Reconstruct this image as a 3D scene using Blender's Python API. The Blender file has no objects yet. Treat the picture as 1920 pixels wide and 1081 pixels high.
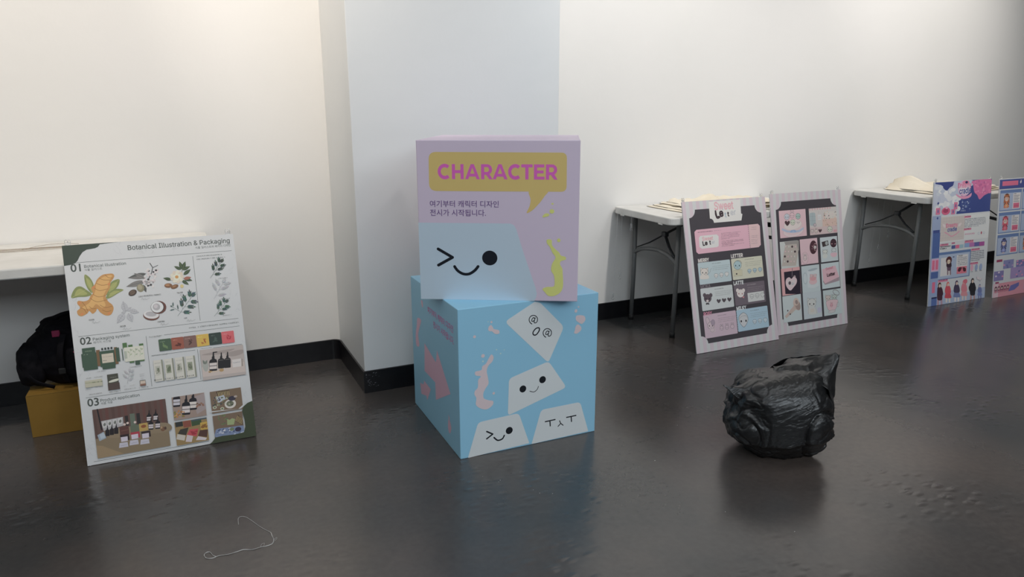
import bpy, bmesh, math, random
from mathutils import Vector, Matrix, noise
from mathutils.geometry import tessellate_polygon
random.seed(7)
C = bpy.context.scene.collection
SC = bpy.context.scene
R = math.radians

# ------------------------------------------------------------------ camera
YAW = R(25.1596); PITCH = 0.2466; ROLL = -0.0020; CAM_H = 1.308; FPX = 1326.4
cp, sp = math.cos(PITCH), math.sin(PITCH)
_F = Vector((0, cp, -sp)); _R = Vector((1, 0, 0)); _U = Vector((0, sp, cp))
_R2 = _R * math.cos(ROLL) + _U * math.sin(ROLL); _U2 = -_R * math.sin(ROLL) + _U * math.cos(ROLL)
_Z = Matrix.Rotation(-YAW, 3, 'Z')
F3, R3, U3 = _Z @ _F, _Z @ _R2, _Z @ _U2
cam = bpy.data.objects.new('camera', bpy.data.cameras.new('camera')); C.objects.link(cam)
m = Matrix.Identity(4)
for i in range(3):
    m[i][0] = R3[i]; m[i][1] = U3[i]; m[i][2] = -F3[i]
m[2][3] = CAM_H
cam.matrix_world = m
cam.data.sensor_width = 36; cam.data.lens = FPX / 1920 * 36; cam.data.clip_start = 0.05
SC.camera = cam

# ------------------------------------------------------------------ world, exposure, lights
SC.view_settings.view_transform = 'Standard'; SC.view_settings.look = 'None'
SC.view_settings.gamma = 1; SC.view_settings.use_curve_mapping = False
SC.view_settings.exposure = 0.0
w = bpy.data.worlds.new('world'); SC.world = w; w.use_nodes = True
w.node_tree.nodes['Background'].inputs[0].default_value = (0.8, 0.9, 1, 1)
w.node_tree.nodes['Background'].inputs[1].default_value = 0.02

def area(name, loc, rot, sx, sy, energy, col):
    l = bpy.data.lights.new(name, 'AREA'); l.shape = 'RECTANGLE'; l.size = sx; l.size_y = sy
    l.energy = energy; l.color = col
    o = bpy.data.objects.new(name, l); o.location = loc; o.rotation_euler = rot; C.objects.link(o); return o
def spot(name, loc, target, energy, col, ang, blend=1.0, size=0.06):
    l = bpy.data.lights.new(name, 'SPOT'); l.energy = energy; l.color = col
    l.spot_size = R(ang); l.spot_blend = blend; l.shadow_soft_size = size
    o = bpy.data.objects.new(name, l); o.location = loc
    o.rotation_euler = (Vector(target) - Vector(loc)).to_track_quat('-Z', 'Y').to_euler(); C.objects.link(o); return o
# big cool ceiling panels over the hall, behind the camera
area('ceiling_panel_light', (1.2, -2.2, 3.45), (R(28), 0, 0), 7.0, 3.0, 275, (0.84, 0.93, 1.0))
area('ceiling_panel_light', (1.0, 1.3, 3.5), (0, 0, 0), 8.0, 0.5, 40, (0.92, 0.97, 1.0))
spot('track_spotlight', (-0.5, 2.5, 3.4), (0.71, 3.50, 1.9), 105, (1.0, 0.88, 0.76), 50)  # extra spot set off the row, added to brighten the column's left side
WARM = (1.0, 0.89, 0.77); NEUT = (1.0, 0.95, 0.90)
for lx, tx, e, c in [(-1.7, -1.5, 105, WARM), (-0.55, -0.4, 100, WARM), (0.35, 0.2, 80, WARM),
                     (2.6, 2.45, 205, NEUT), (3.7, 3.6, 40, NEUT), (5.0, 4.95, 235, NEUT), (7.9, 8.2, 80, NEUT)]:
    spot('track_spotlight', (lx, 1.75, 3.4), (tx, 3.71, 1.75), e, c, 78)

# ------------------------------------------------------------------ helpers
def s2l(v):
    v = v / 255.0
    return v / 12.92 if v <= 0.04045 else ((v + 0.055) / 1.055) ** 2.4
def mat(name, col, rough=0.6, metal=0, spec=0.5, **kw):
    """col: linear rgb"""
    M = bpy.data.materials.new(name); M.use_nodes = True
    b = M.node_tree.nodes['Principled BSDF']
    b.inputs['Base Color'].default_value = (*col, 1); b.inputs['Roughness'].default_value = rough
    b.inputs['Metallic'].default_value = metal; b.inputs['Specular IOR Level'].default_value = spec
    for k, v in kw.items(): b.inputs[k.replace('_', ' ')].default_value = v
    return M
def nodes(M): return M.node_tree.nodes, M.node_tree.links, M.node_tree.nodes['Principled BSDF']
def add_noise(M, scale, c1, c2, bump=0.0, bscale=None, detail=6, stretch=(1, 1, 1), dist=0.01, lo=0.3, hi=0.7):
    n, l, b = nodes(M)
    tc = n.new('ShaderNodeTexCoord'); mp = n.new('ShaderNodeMapping'); mp.inputs['Scale'].default_value = stretch
    l.new(tc.outputs['Object'], mp.inputs[0])
    t = n.new('ShaderNodeTexNoise'); t.inputs['Scale'].default_value = scale; t.inputs['Detail'].default_value = detail
    l.new(mp.outputs[0], t.inputs[0])
    r = n.new('ShaderNodeValToRGB'); r.color_ramp.elements[0].color = (*c1, 1); r.color_ramp.elements[1].color = (*c2, 1)
    r.color_ramp.elements[0].position = lo; r.color_ramp.elements[1].position = hi
    l.new(t.outputs[0], r.inputs[0]); l.new(r.outputs[0], b.inputs['Base Color'])
    if bump:
        t2 = n.new('ShaderNodeTexNoise'); t2.inputs['Scale'].default_value = bscale or scale; t2.inputs['Detail'].default_value = detail
        l.new(mp.outputs[0], t2.inputs[0])
        bp = n.new('ShaderNodeBump'); bp.inputs['Strength'].default_value = bump; bp.inputs['Distance'].default_value = dist
        l.new(t2.outputs[0], bp.inputs['Height']); l.new(bp.outputs[0], b.inputs['Normal'])
    return M

def tag(o, label=None, cat=None, group=None, kind=None):
    if label: o['label'] = label
    if cat: o['category'] = cat
    if group: o['group'] = group
    if kind: o['kind'] = kind
    return o
def thing(name, label, cat, loc=(0, 0, 0), rot=(0, 0, 0), group=None):
    o = bpy.data.objects.new(name, None); o.empty_display_size = 0.05; C.objects.link(o)
    o.location = loc; o.rotation_euler = rot
    return tag(o, label, cat, group)
def obj(name, bm, m, parent=None, smooth=False):
    me = bpy.data.meshes.new(name); bm.to_mesh(me); bm.free()
    for x in (m if isinstance(m, (list, tuple)) else [m]): me.materials.append(x)
    if smooth:
        me.polygons.foreach_set('use_smooth', [True] * len(me.polygons))
    o = bpy.data.objects.new(name, me); C.objects.link(o)
    if parent: o.parent = parent
    return o
def struct(name, bm, m): return tag(obj(name, bm, m), kind='structure')
def bx(bm, x0, x1, y0, y1, z0, z1, bevel=0, seg=2, M=None):
    b2 = bmesh.new(); bmesh.ops.create_cube(b2, size=1)
    for v in b2.verts:
        v.co = Vector(((x0 + x1) / 2 + v.co.x * (x1 - x0), (y0 + y1) / 2 + v.co.y * (y1 - y0), (z0 + z1) / 2 + v.co.z * (z1 - z0)))
    if bevel: bmesh.ops.bevel(b2, geom=b2.edges[:], offset=bevel, segments=seg, affect='EDGES', profile=0.5)
    if M is not None: b2.transform(M)
    merge(bm, b2); return bm
def merge(bm, b2):
    me = bpy.data.meshes.new('t'); b2.to_mesh(me); b2.free(); bm.from_mesh(me); bpy.data.meshes.remove(me)
def box(*a, **k): return bx(bmesh.new(), *a, **k)
def tube(bm, pts, r, n=10, cap=True, flat=None):
    """sweep; flat=(w,h) gives an oval/flat bar"""
    pts = [Vector(p) for p in pts]; rings = []
    up = Vector((0, 0, 1)); prev = None
    for i, p in enumerate(pts):
        t = (pts[min(i + 1, len(pts) - 1)] - pts[max(i - 1, 0)]).normalized()
        if prev is None:
            a = t.cross(up)
            if a.length < 1e-3: a = t.cross(Vector((0, 1, 0)))
            a.normalize()
        else:
            a = prev - t * prev.dot(t)
            if a.length < 1e-6: a = t.cross(up)
            a.normalize()
        prev = a; b = t.cross(a)
        rr = r[i] if isinstance(r, (list, tuple)) else r
        ra, rb = (flat if flat else (rr, rr))
        rings.append([bm.verts.new(p + a * ra * math.cos(2 * math.pi * k / n) + b * rb * math.sin(2 * math.pi * k / n)) for k in range(n)])
    for i in range(len(rings) - 1):
        for k in range(n):
            bm.faces.new((rings[i][k], rings[i][(k + 1) % n], rings[i + 1][(k + 1) % n], rings[i + 1][k]))
    if cap:
        bm.faces.new(rings[0][::-1]); bm.faces.new(rings[-1])
    return bm
def tb(*a, **k): return tube(bmesh.new(), *a, **k)
def smooth_path(P, n=6, closed=False):
    P = [Vector((*p, 0)) if len(p) == 2 else Vector(p) for p in P]; out = []; N = len(P)
    rng = range(N) if closed else range(N - 1)
    for i in rng:
        if closed: p0, p1, p2, p3 = P[i - 1], P[i], P[(i + 1) % N], P[(i + 2) % N]
        else: p0, p1, p2, p3 = P[max(i - 1, 0)], P[i], P[i + 1], P[min(i + 2, N - 1)]
        for k in range(n):
            t = k / n
            out.append(0.5 * ((2 * p1) + (p2 - p0) * t + (2 * p0 - 5 * p1 + 4 * p2 - p3) * t * t + (-p0 + 3 * p1 - 3 * p2 + p3) * t ** 3))
    if not closed: out.append(P[-1])
    return out

# ------------------------------------------------------------------ printed artwork on flat faces
def solve8(A, b):
    n = 8; M_ = [A[i][:] + [b[i]] for i in range(n)]
    for i in range(n):
        p = max(range(i, n), key=lambda r_: abs(M_[r_][i])); M_[i], M_[p] = M_[p], M_[i]
        for r_ in range(n):
            if r_ != i:
                f = M_[r_][i] / M_[i][i]
                for c in range(i, n + 1): M_[r_][c] -= f * M_[i][c]
    return [M_[i][n] / M_[i][i] for i in range(n)]
INK = {}
def print_tone(c):
    # print inks are never fully saturated on matt laminate
    L = 0.3 * c[0] + 0.6 * c[1] + 0.1 * c[2]
    return tuple((0.88 * v + 0.12 * L) * 0.96 + 0.012 for v in c)
def ink_mat(rough):
    k = ('ink', rough)
    if k not in INK:
        M = mat('printed_ink', (1, 1, 1), rough, spec=0.35); n, l, b = nodes(M)
        a = n.new('ShaderNodeAttribute'); a.attribute_name = 'ink'; l.new(a.outputs['Color'], b.inputs['Base Color']); INK[k] = M
    return INK[k]
TEXT = {}
try:   # Blender's own bundled interface font; falls back to the built-in one
    import os
    FONT = bpy.data.fonts.load(os.path.join(bpy.utils.system_resource('DATAFILES'), 'fonts', 'Inter.woff2'))
except Exception:
    FONT = None
def raw_text(s, bold=0.0):
    bold = 0; k = (s, 0)
    if k in TEXT: return TEXT[k]
    cu = bpy.data.curves.new('t', 'FONT'); cu.body = s; cu.size = 1; cu.offset = 0
    if FONT and s.isascii() and not s.isdigit(): cu.font = FONT
    cu.resolution_u = 3
    o = bpy.data.objects.new('t', cu); C.objects.link(o); bpy.context.view_layer.update()
    dg = bpy.context.evaluated_depsgraph_get()
    me = bpy.data.meshes.new_from_object(o.evaluated_get(dg))
    V = [(v.co.x, v.co.y) for v in me.vertices]; Fc = [tuple(p.vertices) for p in me.polygons]
    bpy.data.objects.remove(o); bpy.data.curves.remove(cu); bpy.data.meshes.remove(me)
    x0 = min(v[0] for v in V); x1 = max(v[0] for v in V); y0 = min(v[1] for v in V); y1 = max(v[1] for v in V)
    TEXT[(s, bold)] = (V, Fc, x0, x1, y0, y1); return TEXT[(s, 0)]
def _own(ch):
    """two capitals/minuscules whose outlines in the bundled font do not fill cleanly"""
    V = []; Fc = []
    def q(P): n0 = len(V); V.extend(P); Fc.append(tuple(range(n0, n0 + len(P))))
    if ch == 'P':
        q([(.057, 0), (.119, 0), (.119, .508), (.057, .508)]); q([(.119, .450), (.235, .450), (.235, .508), (.119, .508)]); q([(.119, .190), (.235, .190), (.235, .247), (.119, .247)])
        for k in range(14):
            a, b = R(-90 + 180 * k / 14), R(-90 + 180 * (k + 1) / 14)
            q([(.235 + .172 * math.cos(a), .349 + .159 * math.sin(a)), (.235 + .172 * math.cos(b), .349 + .159 * math.sin(b)), (.235 + .108 * math.cos(b), .349 + .102 * math.sin(b)), (.235 + .108 * math.cos(a), .349 + .102 * math.sin(a))])
    else:
        q([(.050, 0), (.110, 0), (.110, .508), (.050, .508)]); q([(.105, .135), (.360, .382), (.285, .382), (.105, .212)]); q([(.150, .195), (.292, 0), (.366, 0), (.190, .240)])
    return V, Fc
def text_polys(s, bold=0.0):
    if not (FONT and s.isascii() and ('P' in s or 'k' in s)): return raw_text(s)
    key = (s, 'mixed')
    if key in TEXT: return TEXT[key]
    def pos(pre): return raw_text(pre + '|')[3] - raw_text('|')[3] if pre else 0.0
    V = []; Fc = []; i = 0
    while i < len(s):
        j = i
        if s[i] in 'Pk': vv, ff = _own(s[i]); j = i + 1
        else:
            while j < len(s) and s[j] not in 'Pk': j += 1
            if s[i:j].strip() == '': i = j; continue
            lead = len(s[i:j]) - len(s[i:j].lstrip()); i += lead
            vv, ff = raw_text(s[i:j])[:2]
        x = pos(s[:i]); n0 = len(V); V += [(v[0] + x, v[1]) for v in vv]; Fc += [tuple(a + n0 for a in f) for f in ff]; i = j
    xs = [v[0] for v in V]; ys = [v[1] for v in V]
    TEXT[key] = (V, Fc, min(xs), max(xs), min(ys), max(ys)); return TEXT[key]
class Art:
    """flat print in the plane of one face: x right, y up, metres, origin bottom left."""
    def __init__(s, w, h, px, white, place, ref=0.76, rough=0.45):
        s.w, s.h, s.white, s.place, s.ref, s.rough = w, h, white, place, ref, rough
        dst = [(0, h), (w, h), (w, 0), (0, 0)]; A = []; B = []
        for (x, y), (u, v) in zip(px, dst):
            A.append([x, y, 1, 0, 0, 0, -u * x, -u * y]); B.append(u)
            A.append([0, 0, 0, x, y, 1, -v * x, -v * y]); B.append(v)
        s.H = solve8(A, B); s.c = (0, 0, 1920, 1081, 1920, 1081); s.n = 0; s.exact = False; s.cl = None; s.bm = None; s.objs = []
        s.begin()
    def begin(s):
        s.bm = bmesh.new(); s.lay = s.bm.loops.layers.float_color.new('ink')
    def end(s, name, parent, label=None):
        o = obj(name, s.bm, ink_mat(s.rough), parent)
        if label: o['label'] = label
        s.begin(); s.cl = None; return o
    def crop(s, *c): s.c = c
    def pt(s, x, y):
        x0, y0, x1, y1, W, H = s.c
        X = x0 + x * (x1 - x0) / W; Y = y0 + y * (y1 - y0) / H; h = s.H
        d = h[6] * X + h[7] * Y + 1
        return Vector(((h[0] * X + h[1] * Y + h[2]) / d, (h[3] * X + h[4] * Y + h[5]) / d, 0))
    def ink(s, c):
        if isinstance(c, tuple) and len(c) == 4: return c[:3]
        return tuple(min(0.9, s.ref * s2l(a) / s2l(b)) for a, b in zip(c, s.white))
    def raw(s, pts, faces, c, clip=True):
        c = s.ink(c) if s.exact else print_tone(s.ink(c)); d = 0.0004 + s.n * 0.000004
        if s.cl: q = s.cl; pts = [(min(max(p[0], q[0]), q[2]), min(max(p[1], q[1]), q[3])) for p in pts]
        if clip: pts = [(min(max(p[0], 0), s.w), min(max(p[1], 0), s.h)) for p in pts]
        vs = [s.bm.verts.new(s.place(p[0], p[1], d)) for p in pts]
        for f in faces:
            if len(set(f)) < 3: continue
            try: fc = s.bm.faces.new([vs[i] for i in f])
            except ValueError: continue
            for lp in fc.loops: lp[s.lay] = (*c, 1)
    def mm(s, P, c, up=True):
        if up: s.n += 1
        P3 = [Vector((p[0], p[1], 0)) for p in P]
        tri = tessellate_polygon([P3]); s.raw(P3, [tuple(t) for t in tri], c)
    def poly(s, P, c): s.mm([s.pt(*p) for p in P], c)
    def blob(s, P, c, n=5): s.mm(smooth_path([s.pt(*p)[:2] for p in P], n, True), c)
    def quad(s, x0, y0, x1, y1):
        """axis-aligned rect (metres) from the crop coords of its top-left and bottom-right"""
        a = s.pt(x0, y0); b = s.pt(x1, y1); return a.x, b.y, b.x, a.y
    def rect(s, x0, y0, x1, y1, c, r=0):
        X0, Y0, X1, Y1 = s.quad(x0, y0, x1, y1); s.rmm(X0, Y0, X1, Y1, c, r)
    def rmm(s, X0, Y0, X1, Y1, c, r=0):
        if r:
            P = []
            for cx, cy, a0 in [(X1 - r, Y1 - r, 0), (X0 + r, Y1 - r, 90), (X0 + r, Y0 + r, 180), (X1 - r, Y0 + r, 270)]:
                for k in range(6):
                    a = R(a0 + 18 * k); P.append((cx + r * math.cos(a), cy + r * math.sin(a)))
            s.mm(P, c)
        else: s.mm([(X0, Y0), (X1, Y0), (X1, Y1), (X0, Y1)], c)
    def ell(s, x, y, rx, ry, c, ang=0, n=20):
        """centre in crop coords, radii in crop px (isotropic scale near the point)"""
        p = s.pt(x, y); k = s.k(x, y); a = R(ang); P = []
        for i in range(n):
            t = 2 * math.pi * i / n; X = rx * k * math.cos(t); Y = ry * k * math.sin(t)
            P.append((p.x + X * math.cos(a) - Y * math.sin(a), p.y + X * math.sin(a) + Y * math.cos(a)))
        s.mm(P, c)
    def k(s, x, y):
        p = s.pt(x, y); return ((s.pt(x + 4, y) - p).length + (s.pt(x, y + 4) - p).length) / 8
    def line(s, P, wid, c, metric=False, closed=False, round_=True, wm=None):
        """stroke, wid in metres"""
        Q = [Vector((p[0], p[1], 0)) if metric else s.pt(*p) for p in P]
        if closed: Q = Q + [Q[0]]
        if round_ and wid > 0.0018 and 2 < len(Q) < 8:
            for i in range(1, len(Q) - 1):
                if (Q[i] - Q[i - 1]).angle(Q[i + 1] - Q[i], 0) > 0.6:
                    s.line(Q[:i + 1], wid, c, metric=True); s.line(Q[i:], wid, c, metric=True); return
        s.n += 1; pts = []; fs = []
        hw = wid / 2; L = []; Rr = []
        for i, q in enumerate(Q):
            t = (Q[min(i + 1, len(Q) - 1)] - Q[max(i - 1, 0)])
            if t.length < 1e-9: t = Vector((1, 0, 0))
            t.normalize(); nn = Vector((-t.y, t.x, 0)) * hw
            pts += [q + nn, q - nn]
        for i in range(len(Q) - 1): fs.append((2 * i, 2 * i + 1, 2 * i + 3, 2 * i + 2))
        s.raw(pts, fs, c)
        if round_ and wid > 0.003:
            for q in (Q[0], Q[-1]):
                s.mm([(q.x + hw * math.cos(a * math.pi / 6), q.y + hw * math.sin(a * math.pi / 6)) for a in range(12)], c, up=True)
    def curve(s, P, wid, c, closed=False):
        Q = smooth_path([s.pt(*p)[:2] for p in P], 6, closed)
        s.line(Q, wid, c, metric=True, closed=closed)
    def ring(s, x, y, rx, ry, wid, c, ang=0):
        p = s.pt(x, y); k = s.k(x, y); a = R(ang)
        s.line([(p.x + rx * k * math.cos(t) * math.cos(a) - ry * k * math.sin(t) * math.sin(a), p.y + rx * k * math.cos(t) * math.sin(a) + ry * k * math.sin(t) * math.cos(a)) for t in [2 * math.pi * i / 18 for i in range(18)]], wid, c, metric=True, closed=True, round_=False)
    def text(s, st, x0, y0, x1, y1, c, bold=0.0, level=True, hk=1.0):
        """baseline from (x0,y0) to (x1,y1)"""
        V, Fc, a0, a1, b0, b1 = text_polys(st, bold)
        p = s.pt(x0, y0); q = s.pt(x1, y1)
        if level: q = Vector((q.x, p.y, 0))
        d = q - p; k = d.length / (a1 - a0 + 2 * bold); t = d.normalized(); nn = Vector((-t.y, t.x, 0))
        B_ = bold * .8
        for ox, oy in (((-B_, 0), (B_, 0), (0, B_), (0, -B_), (B_ * .7, B_ * .7), (-B_ * .7, B_ * .7), (B_ * .7, -B_ * .7), (-B_ * .7, -B_ * .7)) if bold else ((0, 0),)):
            s.n += 1
            s.raw([p + t * (v[0] - a0 + bold + ox) * k + nn * (v[1] + oy) * k * hk for v in V], Fc, c)
    def fake(s, x0, y0, x1, y1, h, c, dens=1.0):
        """a line of type too small to read, as in the photo: level run of short strokes"""
        p = s.pt(x0, y0); q = s.pt(x1, y1); X = p.x; s.n += 1; h *= 0.8
        while X < q.x:
            wd = h * random.uniform(0.55, 0.95); 
            if random.random() < 0.16: X += wd * 0.7; continue
            e = min(X + wd, q.x); a = h * 0.16; Y = p.y; kind = random.random()
            def r(xa, ya, xb, yb): s.raw([(xa, ya), (xb, ya), (xb, yb), (xa, yb)], [(0, 1, 2, 3)], c)
            r(e - a * 1.6, Y, e - a * .5, Y + h)
            r(X, Y + h * random.choice([.75, .5, .85]), e - a * 1.6, Y + h * random.choice([.9, .65, 1]))
            if kind < .6: r(X, Y, e - a * 1.6, Y + a)
            if kind > .4: r(X, Y + a, X + a, Y + h * .8)
            X += wd + h * 0.08
    def leaf(s, x0, y0, x1, y1, wd, c, vein=None):
        a = s.pt(x0, y0); b = s.pt(x1, y1); d = b - a; nn = Vector((-d.y, d.x, 0)); P = []
        for k in range(9): t = k / 8; P.append(a + d * t + nn * wd * math.sin(math.pi * t ** 0.8))
        for k in range(7, 0, -1): t = k / 8; P.append(a + d * t - nn * wd * math.sin(math.pi * t ** 0.8))
        s.mm(P, c)
        if vein: s.line([a, b], 0.0007, vein, metric=True)
    def sprig(s, x0, y0, x1, y1, c, n=6, size=0.30, wd=0.11, stem=None, outline=False):
        """branching herb sprig from the foot (x0,y0) to the tip: side shoots, each with slim paired leaflets"""
        dx, dy = x1 - x0, y1 - y0; L = math.hypot(dx, dy); base = math.atan2(dy, dx)
        s.line([(x0, y0), (x1, y1)], 0.0008, stem or c)
        shoots = [(0.95, 0, .20)]
        for k in range(n - 1):
            t = 0.22 + 0.68 * k / (n - 2); shoots.append((t, (-1) ** k * R(random.uniform(38, 58)), (.40 - .20 * abs(t - .4)) * (size / .28)))
        for t, da, ln in shoots:
            X, Y = x0 + dx * t, y0 + dy * t; a = base + da; X2, Y2 = X + L * ln * math.cos(a), Y + L * ln * math.sin(a)
            s.line([(X, Y), (X2, Y2)], 0.0006, stem or c)
            for j in range(5):
                u = .35 + .65 * j / 4; XX, YY = X + (X2 - X) * u, Y + (Y2 - Y) * u
                for sg in ((-1, 1) if j < 4 else (0,)):
                    b_ = a + sg * R(40); ll = L * .13; XE, YE = XX + ll * math.cos(b_), YY + ll * math.sin(b_)
                    cc = tuple(max(0, min(255, v + random.randint(-14, 18))) for v in c)
                    if outline: s.leaf(XX, YY, XE, YE, .2, cc); s.leaf(XX, YY, XE, YE, .12, (164, 174, 178))
                    else: s.leaf(XX, YY, XE, YE, .19, cc)

# ------------------------------------------------------------------ materials
M_wall = mat('wall_paint', (0.80, 0.785, 0.765), 0.55, spec=0.3)
add_noise(M_wall, 0.9, (0.77, 0.76, 0.735), (0.81, 0.795, 0.775), bump=0.12, bscale=14, detail=4, dist=0.01)
M_wallc = mat('wall_paint_cool', (0.76, 0.785, 0.80), 0.55, spec=0.3)
add_noise(M_wallc, 1.2, (0.73, 0.76, 0.775), (0.775, 0.795, 0.80), bump=0.12, bscale=14, detail=4, dist=0.01)
M_ceil = mat('ceiling_paint', (0.55, 0.55, 0.55), 0.8)
M_hall = mat('hall_wall_paint', (0.30, 0.30, 0.31), 0.8)
M_base = mat('baseboard_vinyl', (0.006, 0.006, 0.008), 0.35)
add_noise(M_base, 30, (0.005, 0.005, 0.007), (0.011, 0.011, 0.012), lo=.4, hi=.9)
M_scuff = mat('scuffed_paint', (0.30, 0.30, 0.33), 0.7)

# floor: dark resin sheet with dents, smears and a soft sheen
M_floor = mat('floor_resin', (0.055, 0.05, 0.047), 0.3, spec=0.85)
n, l, b = nodes(M_floor)
tc = n.new('ShaderNodeTexCoord')
def N(kind, **k):
    x = n.new(kind)
    for a, v in k.items(): x.inputs[a].default_value = v
    return x
t1 = N('ShaderNodeTexNoise', Scale=0.9, Detail=4.0, Roughness=0.55); l.new(tc.outputs['Object'], t1.inputs[0])
r1 = n.new('ShaderNodeValToRGB'); r1.color_ramp.elements[0].color = (0.055, 0.056, 0.057, 1); r1.color_ramp.elements[1].color = (0.128, 0.098, 0.084, 1)
r1.color_ramp.elements[0].position = .35; r1.color_ramp.elements[1].position = .68
l.new(t1.outputs[0], r1.inputs[0])
t2 = N('ShaderNodeTexNoise', Scale=45.0, Detail=5.0); l.new(tc.outputs['Object'], t2.inputs[0])
mx = n.new('ShaderNodeMix'); mx.data_type = 'RGBA'; mx.blend_type = 'MULTIPLY'; mx.inputs[0].default_value = 0.35
l.new(r1.outputs[0], mx.inputs[6]); l.new(t2.outputs[0], mx.inputs[7]); l.new(mx.outputs[2], b.inputs['Base Color'])
t3 = N('ShaderNodeTexNoise', Scale=1.6, Detail=3.0); l.new(tc.outputs['Object'], t3.inputs[0])
mr = N('ShaderNodeMapRange'); mr.inputs[3].default_value = 0.17; mr.inputs[4].default_value = 0.33
l.new(t3.outputs[0], mr.inputs[0]); l.new(mr.outputs[0], b.inputs['Roughness'])
# dents: clusters of small oval dimples
mp = n.new('ShaderNodeMapping'); mp.inputs['Rotation'].default_value = (0, 0, R(-20)); mp.inputs['Scale'].default_value = (17, 30, 1)
l.new(tc.outputs['Object'], mp.inputs[0])
vo = N('ShaderNodeTexVoronoi', Scale=1.0, Randomness=1.0); vo.feature = 'F1'; l.new(mp.outputs[0], vo.inputs[0])
mr2 = N('ShaderNodeMapRange'); mr2.inputs[1].default_value = 0.0; mr2.inputs[2].default_value = 0.55; mr2.inputs[3].default_value = 1; mr2.inputs[4].default_value = 0
mr2.interpolation_type = 'SMOOTHSTEP'; l.new(vo.outputs[0], mr2.inputs[0])
t4 = N('ShaderNodeTexNoise', Scale=1.5, Detail=1.0); l.new(tc.outputs['Object'], t4.inputs[0])
mr3 = N('ShaderNodeMapRange'); mr3.inputs[1].default_value = .44; mr3.inputs[2].default_value = .66; l.new(t4.outputs[0], mr3.inputs[0])
mu = n.new('ShaderNodeMath'); mu.operation = 'MULTIPLY'; l.new(mr2.outputs[0], mu.inputs[0]); l.new(mr3.outputs[0], mu.inputs[1])
t5 = N('ShaderNodeTexNoise', Scale=9.0, Detail=3.0); l.new(tc.outputs['Object'], t5.inputs[0])
ad = n.new('ShaderNodeMath'); ad.operation = 'MULTIPLY_ADD'; ad.inputs[1].default_value = 0.35
l.new(t5.outputs[0], ad.inputs[0]); l.new(mu.outputs[0], ad.inputs[2])
bp = n.new('ShaderNodeBump'); bp.inputs['Strength'].default_value = 0.32; bp.inputs['Distance'].default_value = 0.006
l.new(ad.outputs[0], bp.inputs['Height']); l.new(bp.outputs[0], b.inputs['Normal'])

M_foam = mat('white_foam_board', (0.78, 0.80, 0.80), 0.6)
M_clear = mat('clear_plastic', (0.9, 0.9, 0.9), 0.15); nodes(M_clear)[2].inputs['Transmission Weight'].default_value = 0.7
M_line = mat('nylon_line', (0.55, 0.55, 0.56), 0.3)
M_top = mat('table_plastic', (0.70, 0.69, 0.66), 0.5)
add_noise(M_top, 9, (0.64, 0.63, 0.60), (0.74, 0.73, 0.70), bump=0.15, bscale=160, dist=0.002)
M_leg = mat('grey_powdercoat', (0.13, 0.135, 0.135), 0.42)
M_brace = mat('dark_steel', (0.02, 0.021, 0.024), 0.4)
M_rubber = mat('black_rubber', (0.01, 0.01, 0.01), 0.6)
M_cloth = mat('cream_canvas', (0.80, 0.72, 0.58), 0.9)
add_noise(M_cloth, 6, (0.76, 0.68, 0.54), (0.84, 0.77, 0.64), bump=0.5, bscale=60, dist=0.003)
M_card = mat('cardboard', (0.30, 0.165, 0.03), 0.75)
add_noise(M_card, 5, (0.21, 0.115, 0.014), (0.27, 0.15, 0.022), bump=0.2, bscale=40, dist=0.003)
M_tape = mat('packing_tape', (0.36, 0.22, 0.06), 0.25)
M_pack = mat('black_nylon', (0.004, 0.004, 0.006), 0.8, spec=0.15)
add_noise(M_pack, 40, (0.004, 0.004, 0.0055), (0.009, 0.008, 0.011), bump=0.4, bscale=120, dist=0.003)
M_pink = mat('magenta_trim', (0.28, 0.02, 0.08), 0.6)
M_thread = mat('white_thread', (0.62, 0.60, 0.58), 0.8)

# ------------------------------------------------------------------ room
WV = 3.711; CF = 3.157; CU0, CU1 = 0.710, 1.740; XL, XR, YF, ZC = -6.0, 12.0, -6.0, 3.6; BH = 0.108
struct('floor', box(XL, XR, YF, WV + .1, -0.1, 0), M_floor)
struct('ceiling', box(XL, XR, YF, WV + .1, ZC, ZC + .1), M_ceil)
struct('wall_back', box(XL, XR, WV, WV + .1, 0, ZC), M_wall)
struct('wall_column', box(CU0, CU1, CF, WV, 0, ZC, bevel=0.004), M_wallc)
struct('wall_left', box(XL - .1, XL, YF, WV + .1, 0, ZC), M_hall)
struct('wall_right', box(XR, XR + .1, YF, WV + .1, 0, ZC), M_hall)
struct('wall_front', box(XL, XR, YF - .1, YF, 0, ZC), M_hall)
def baseboard(name, path):
    """thin vinyl strip along a floor path, standing proud of the wall"""
    bm = bmesh.new(); th = 0.007; P = [Vector((*p, 0)) for p in path]; inn = []; out = []
    for i, p in enumerate(P):
        a = (P[i] - P[i - 1]).normalized() if i else (P[1] - P[0]).normalized()
        c = (P[i + 1] - P[i]).normalized() if i < len(P) - 1 else a
        na = Vector((a.y, -a.x, 0)); nc = Vector((c.y, -c.x, 0)); nn = (na + nc); nn = nn / max(nn.dot(na), 0.3)
        out.append(p + nn * th); inn.append(p)
    def rowv(L, z): return [bm.verts.new(q + Vector((0, 0, z))) for q in L]
    o0, o1, i1, i0 = rowv(out, 0), rowv(out, BH), rowv(inn, BH + .002), rowv(inn, 0)
    for A, B in ((o0, o1), (o1, i1)):
        for k in range(len(P) - 1): bm.faces.new((A[k], A[k + 1], B[k + 1], B[k]))
    return struct(name, bm, M_base)
def arc(cx, cy, r, a0, a1, n=6): return [(cx + r * math.cos(R(a0 + (a1 - a0) * k / n)), cy + r * math.sin(R(a0 + (a1 - a0) * k / n))) for k in range(n + 1)]
rr = 0.045
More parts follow.
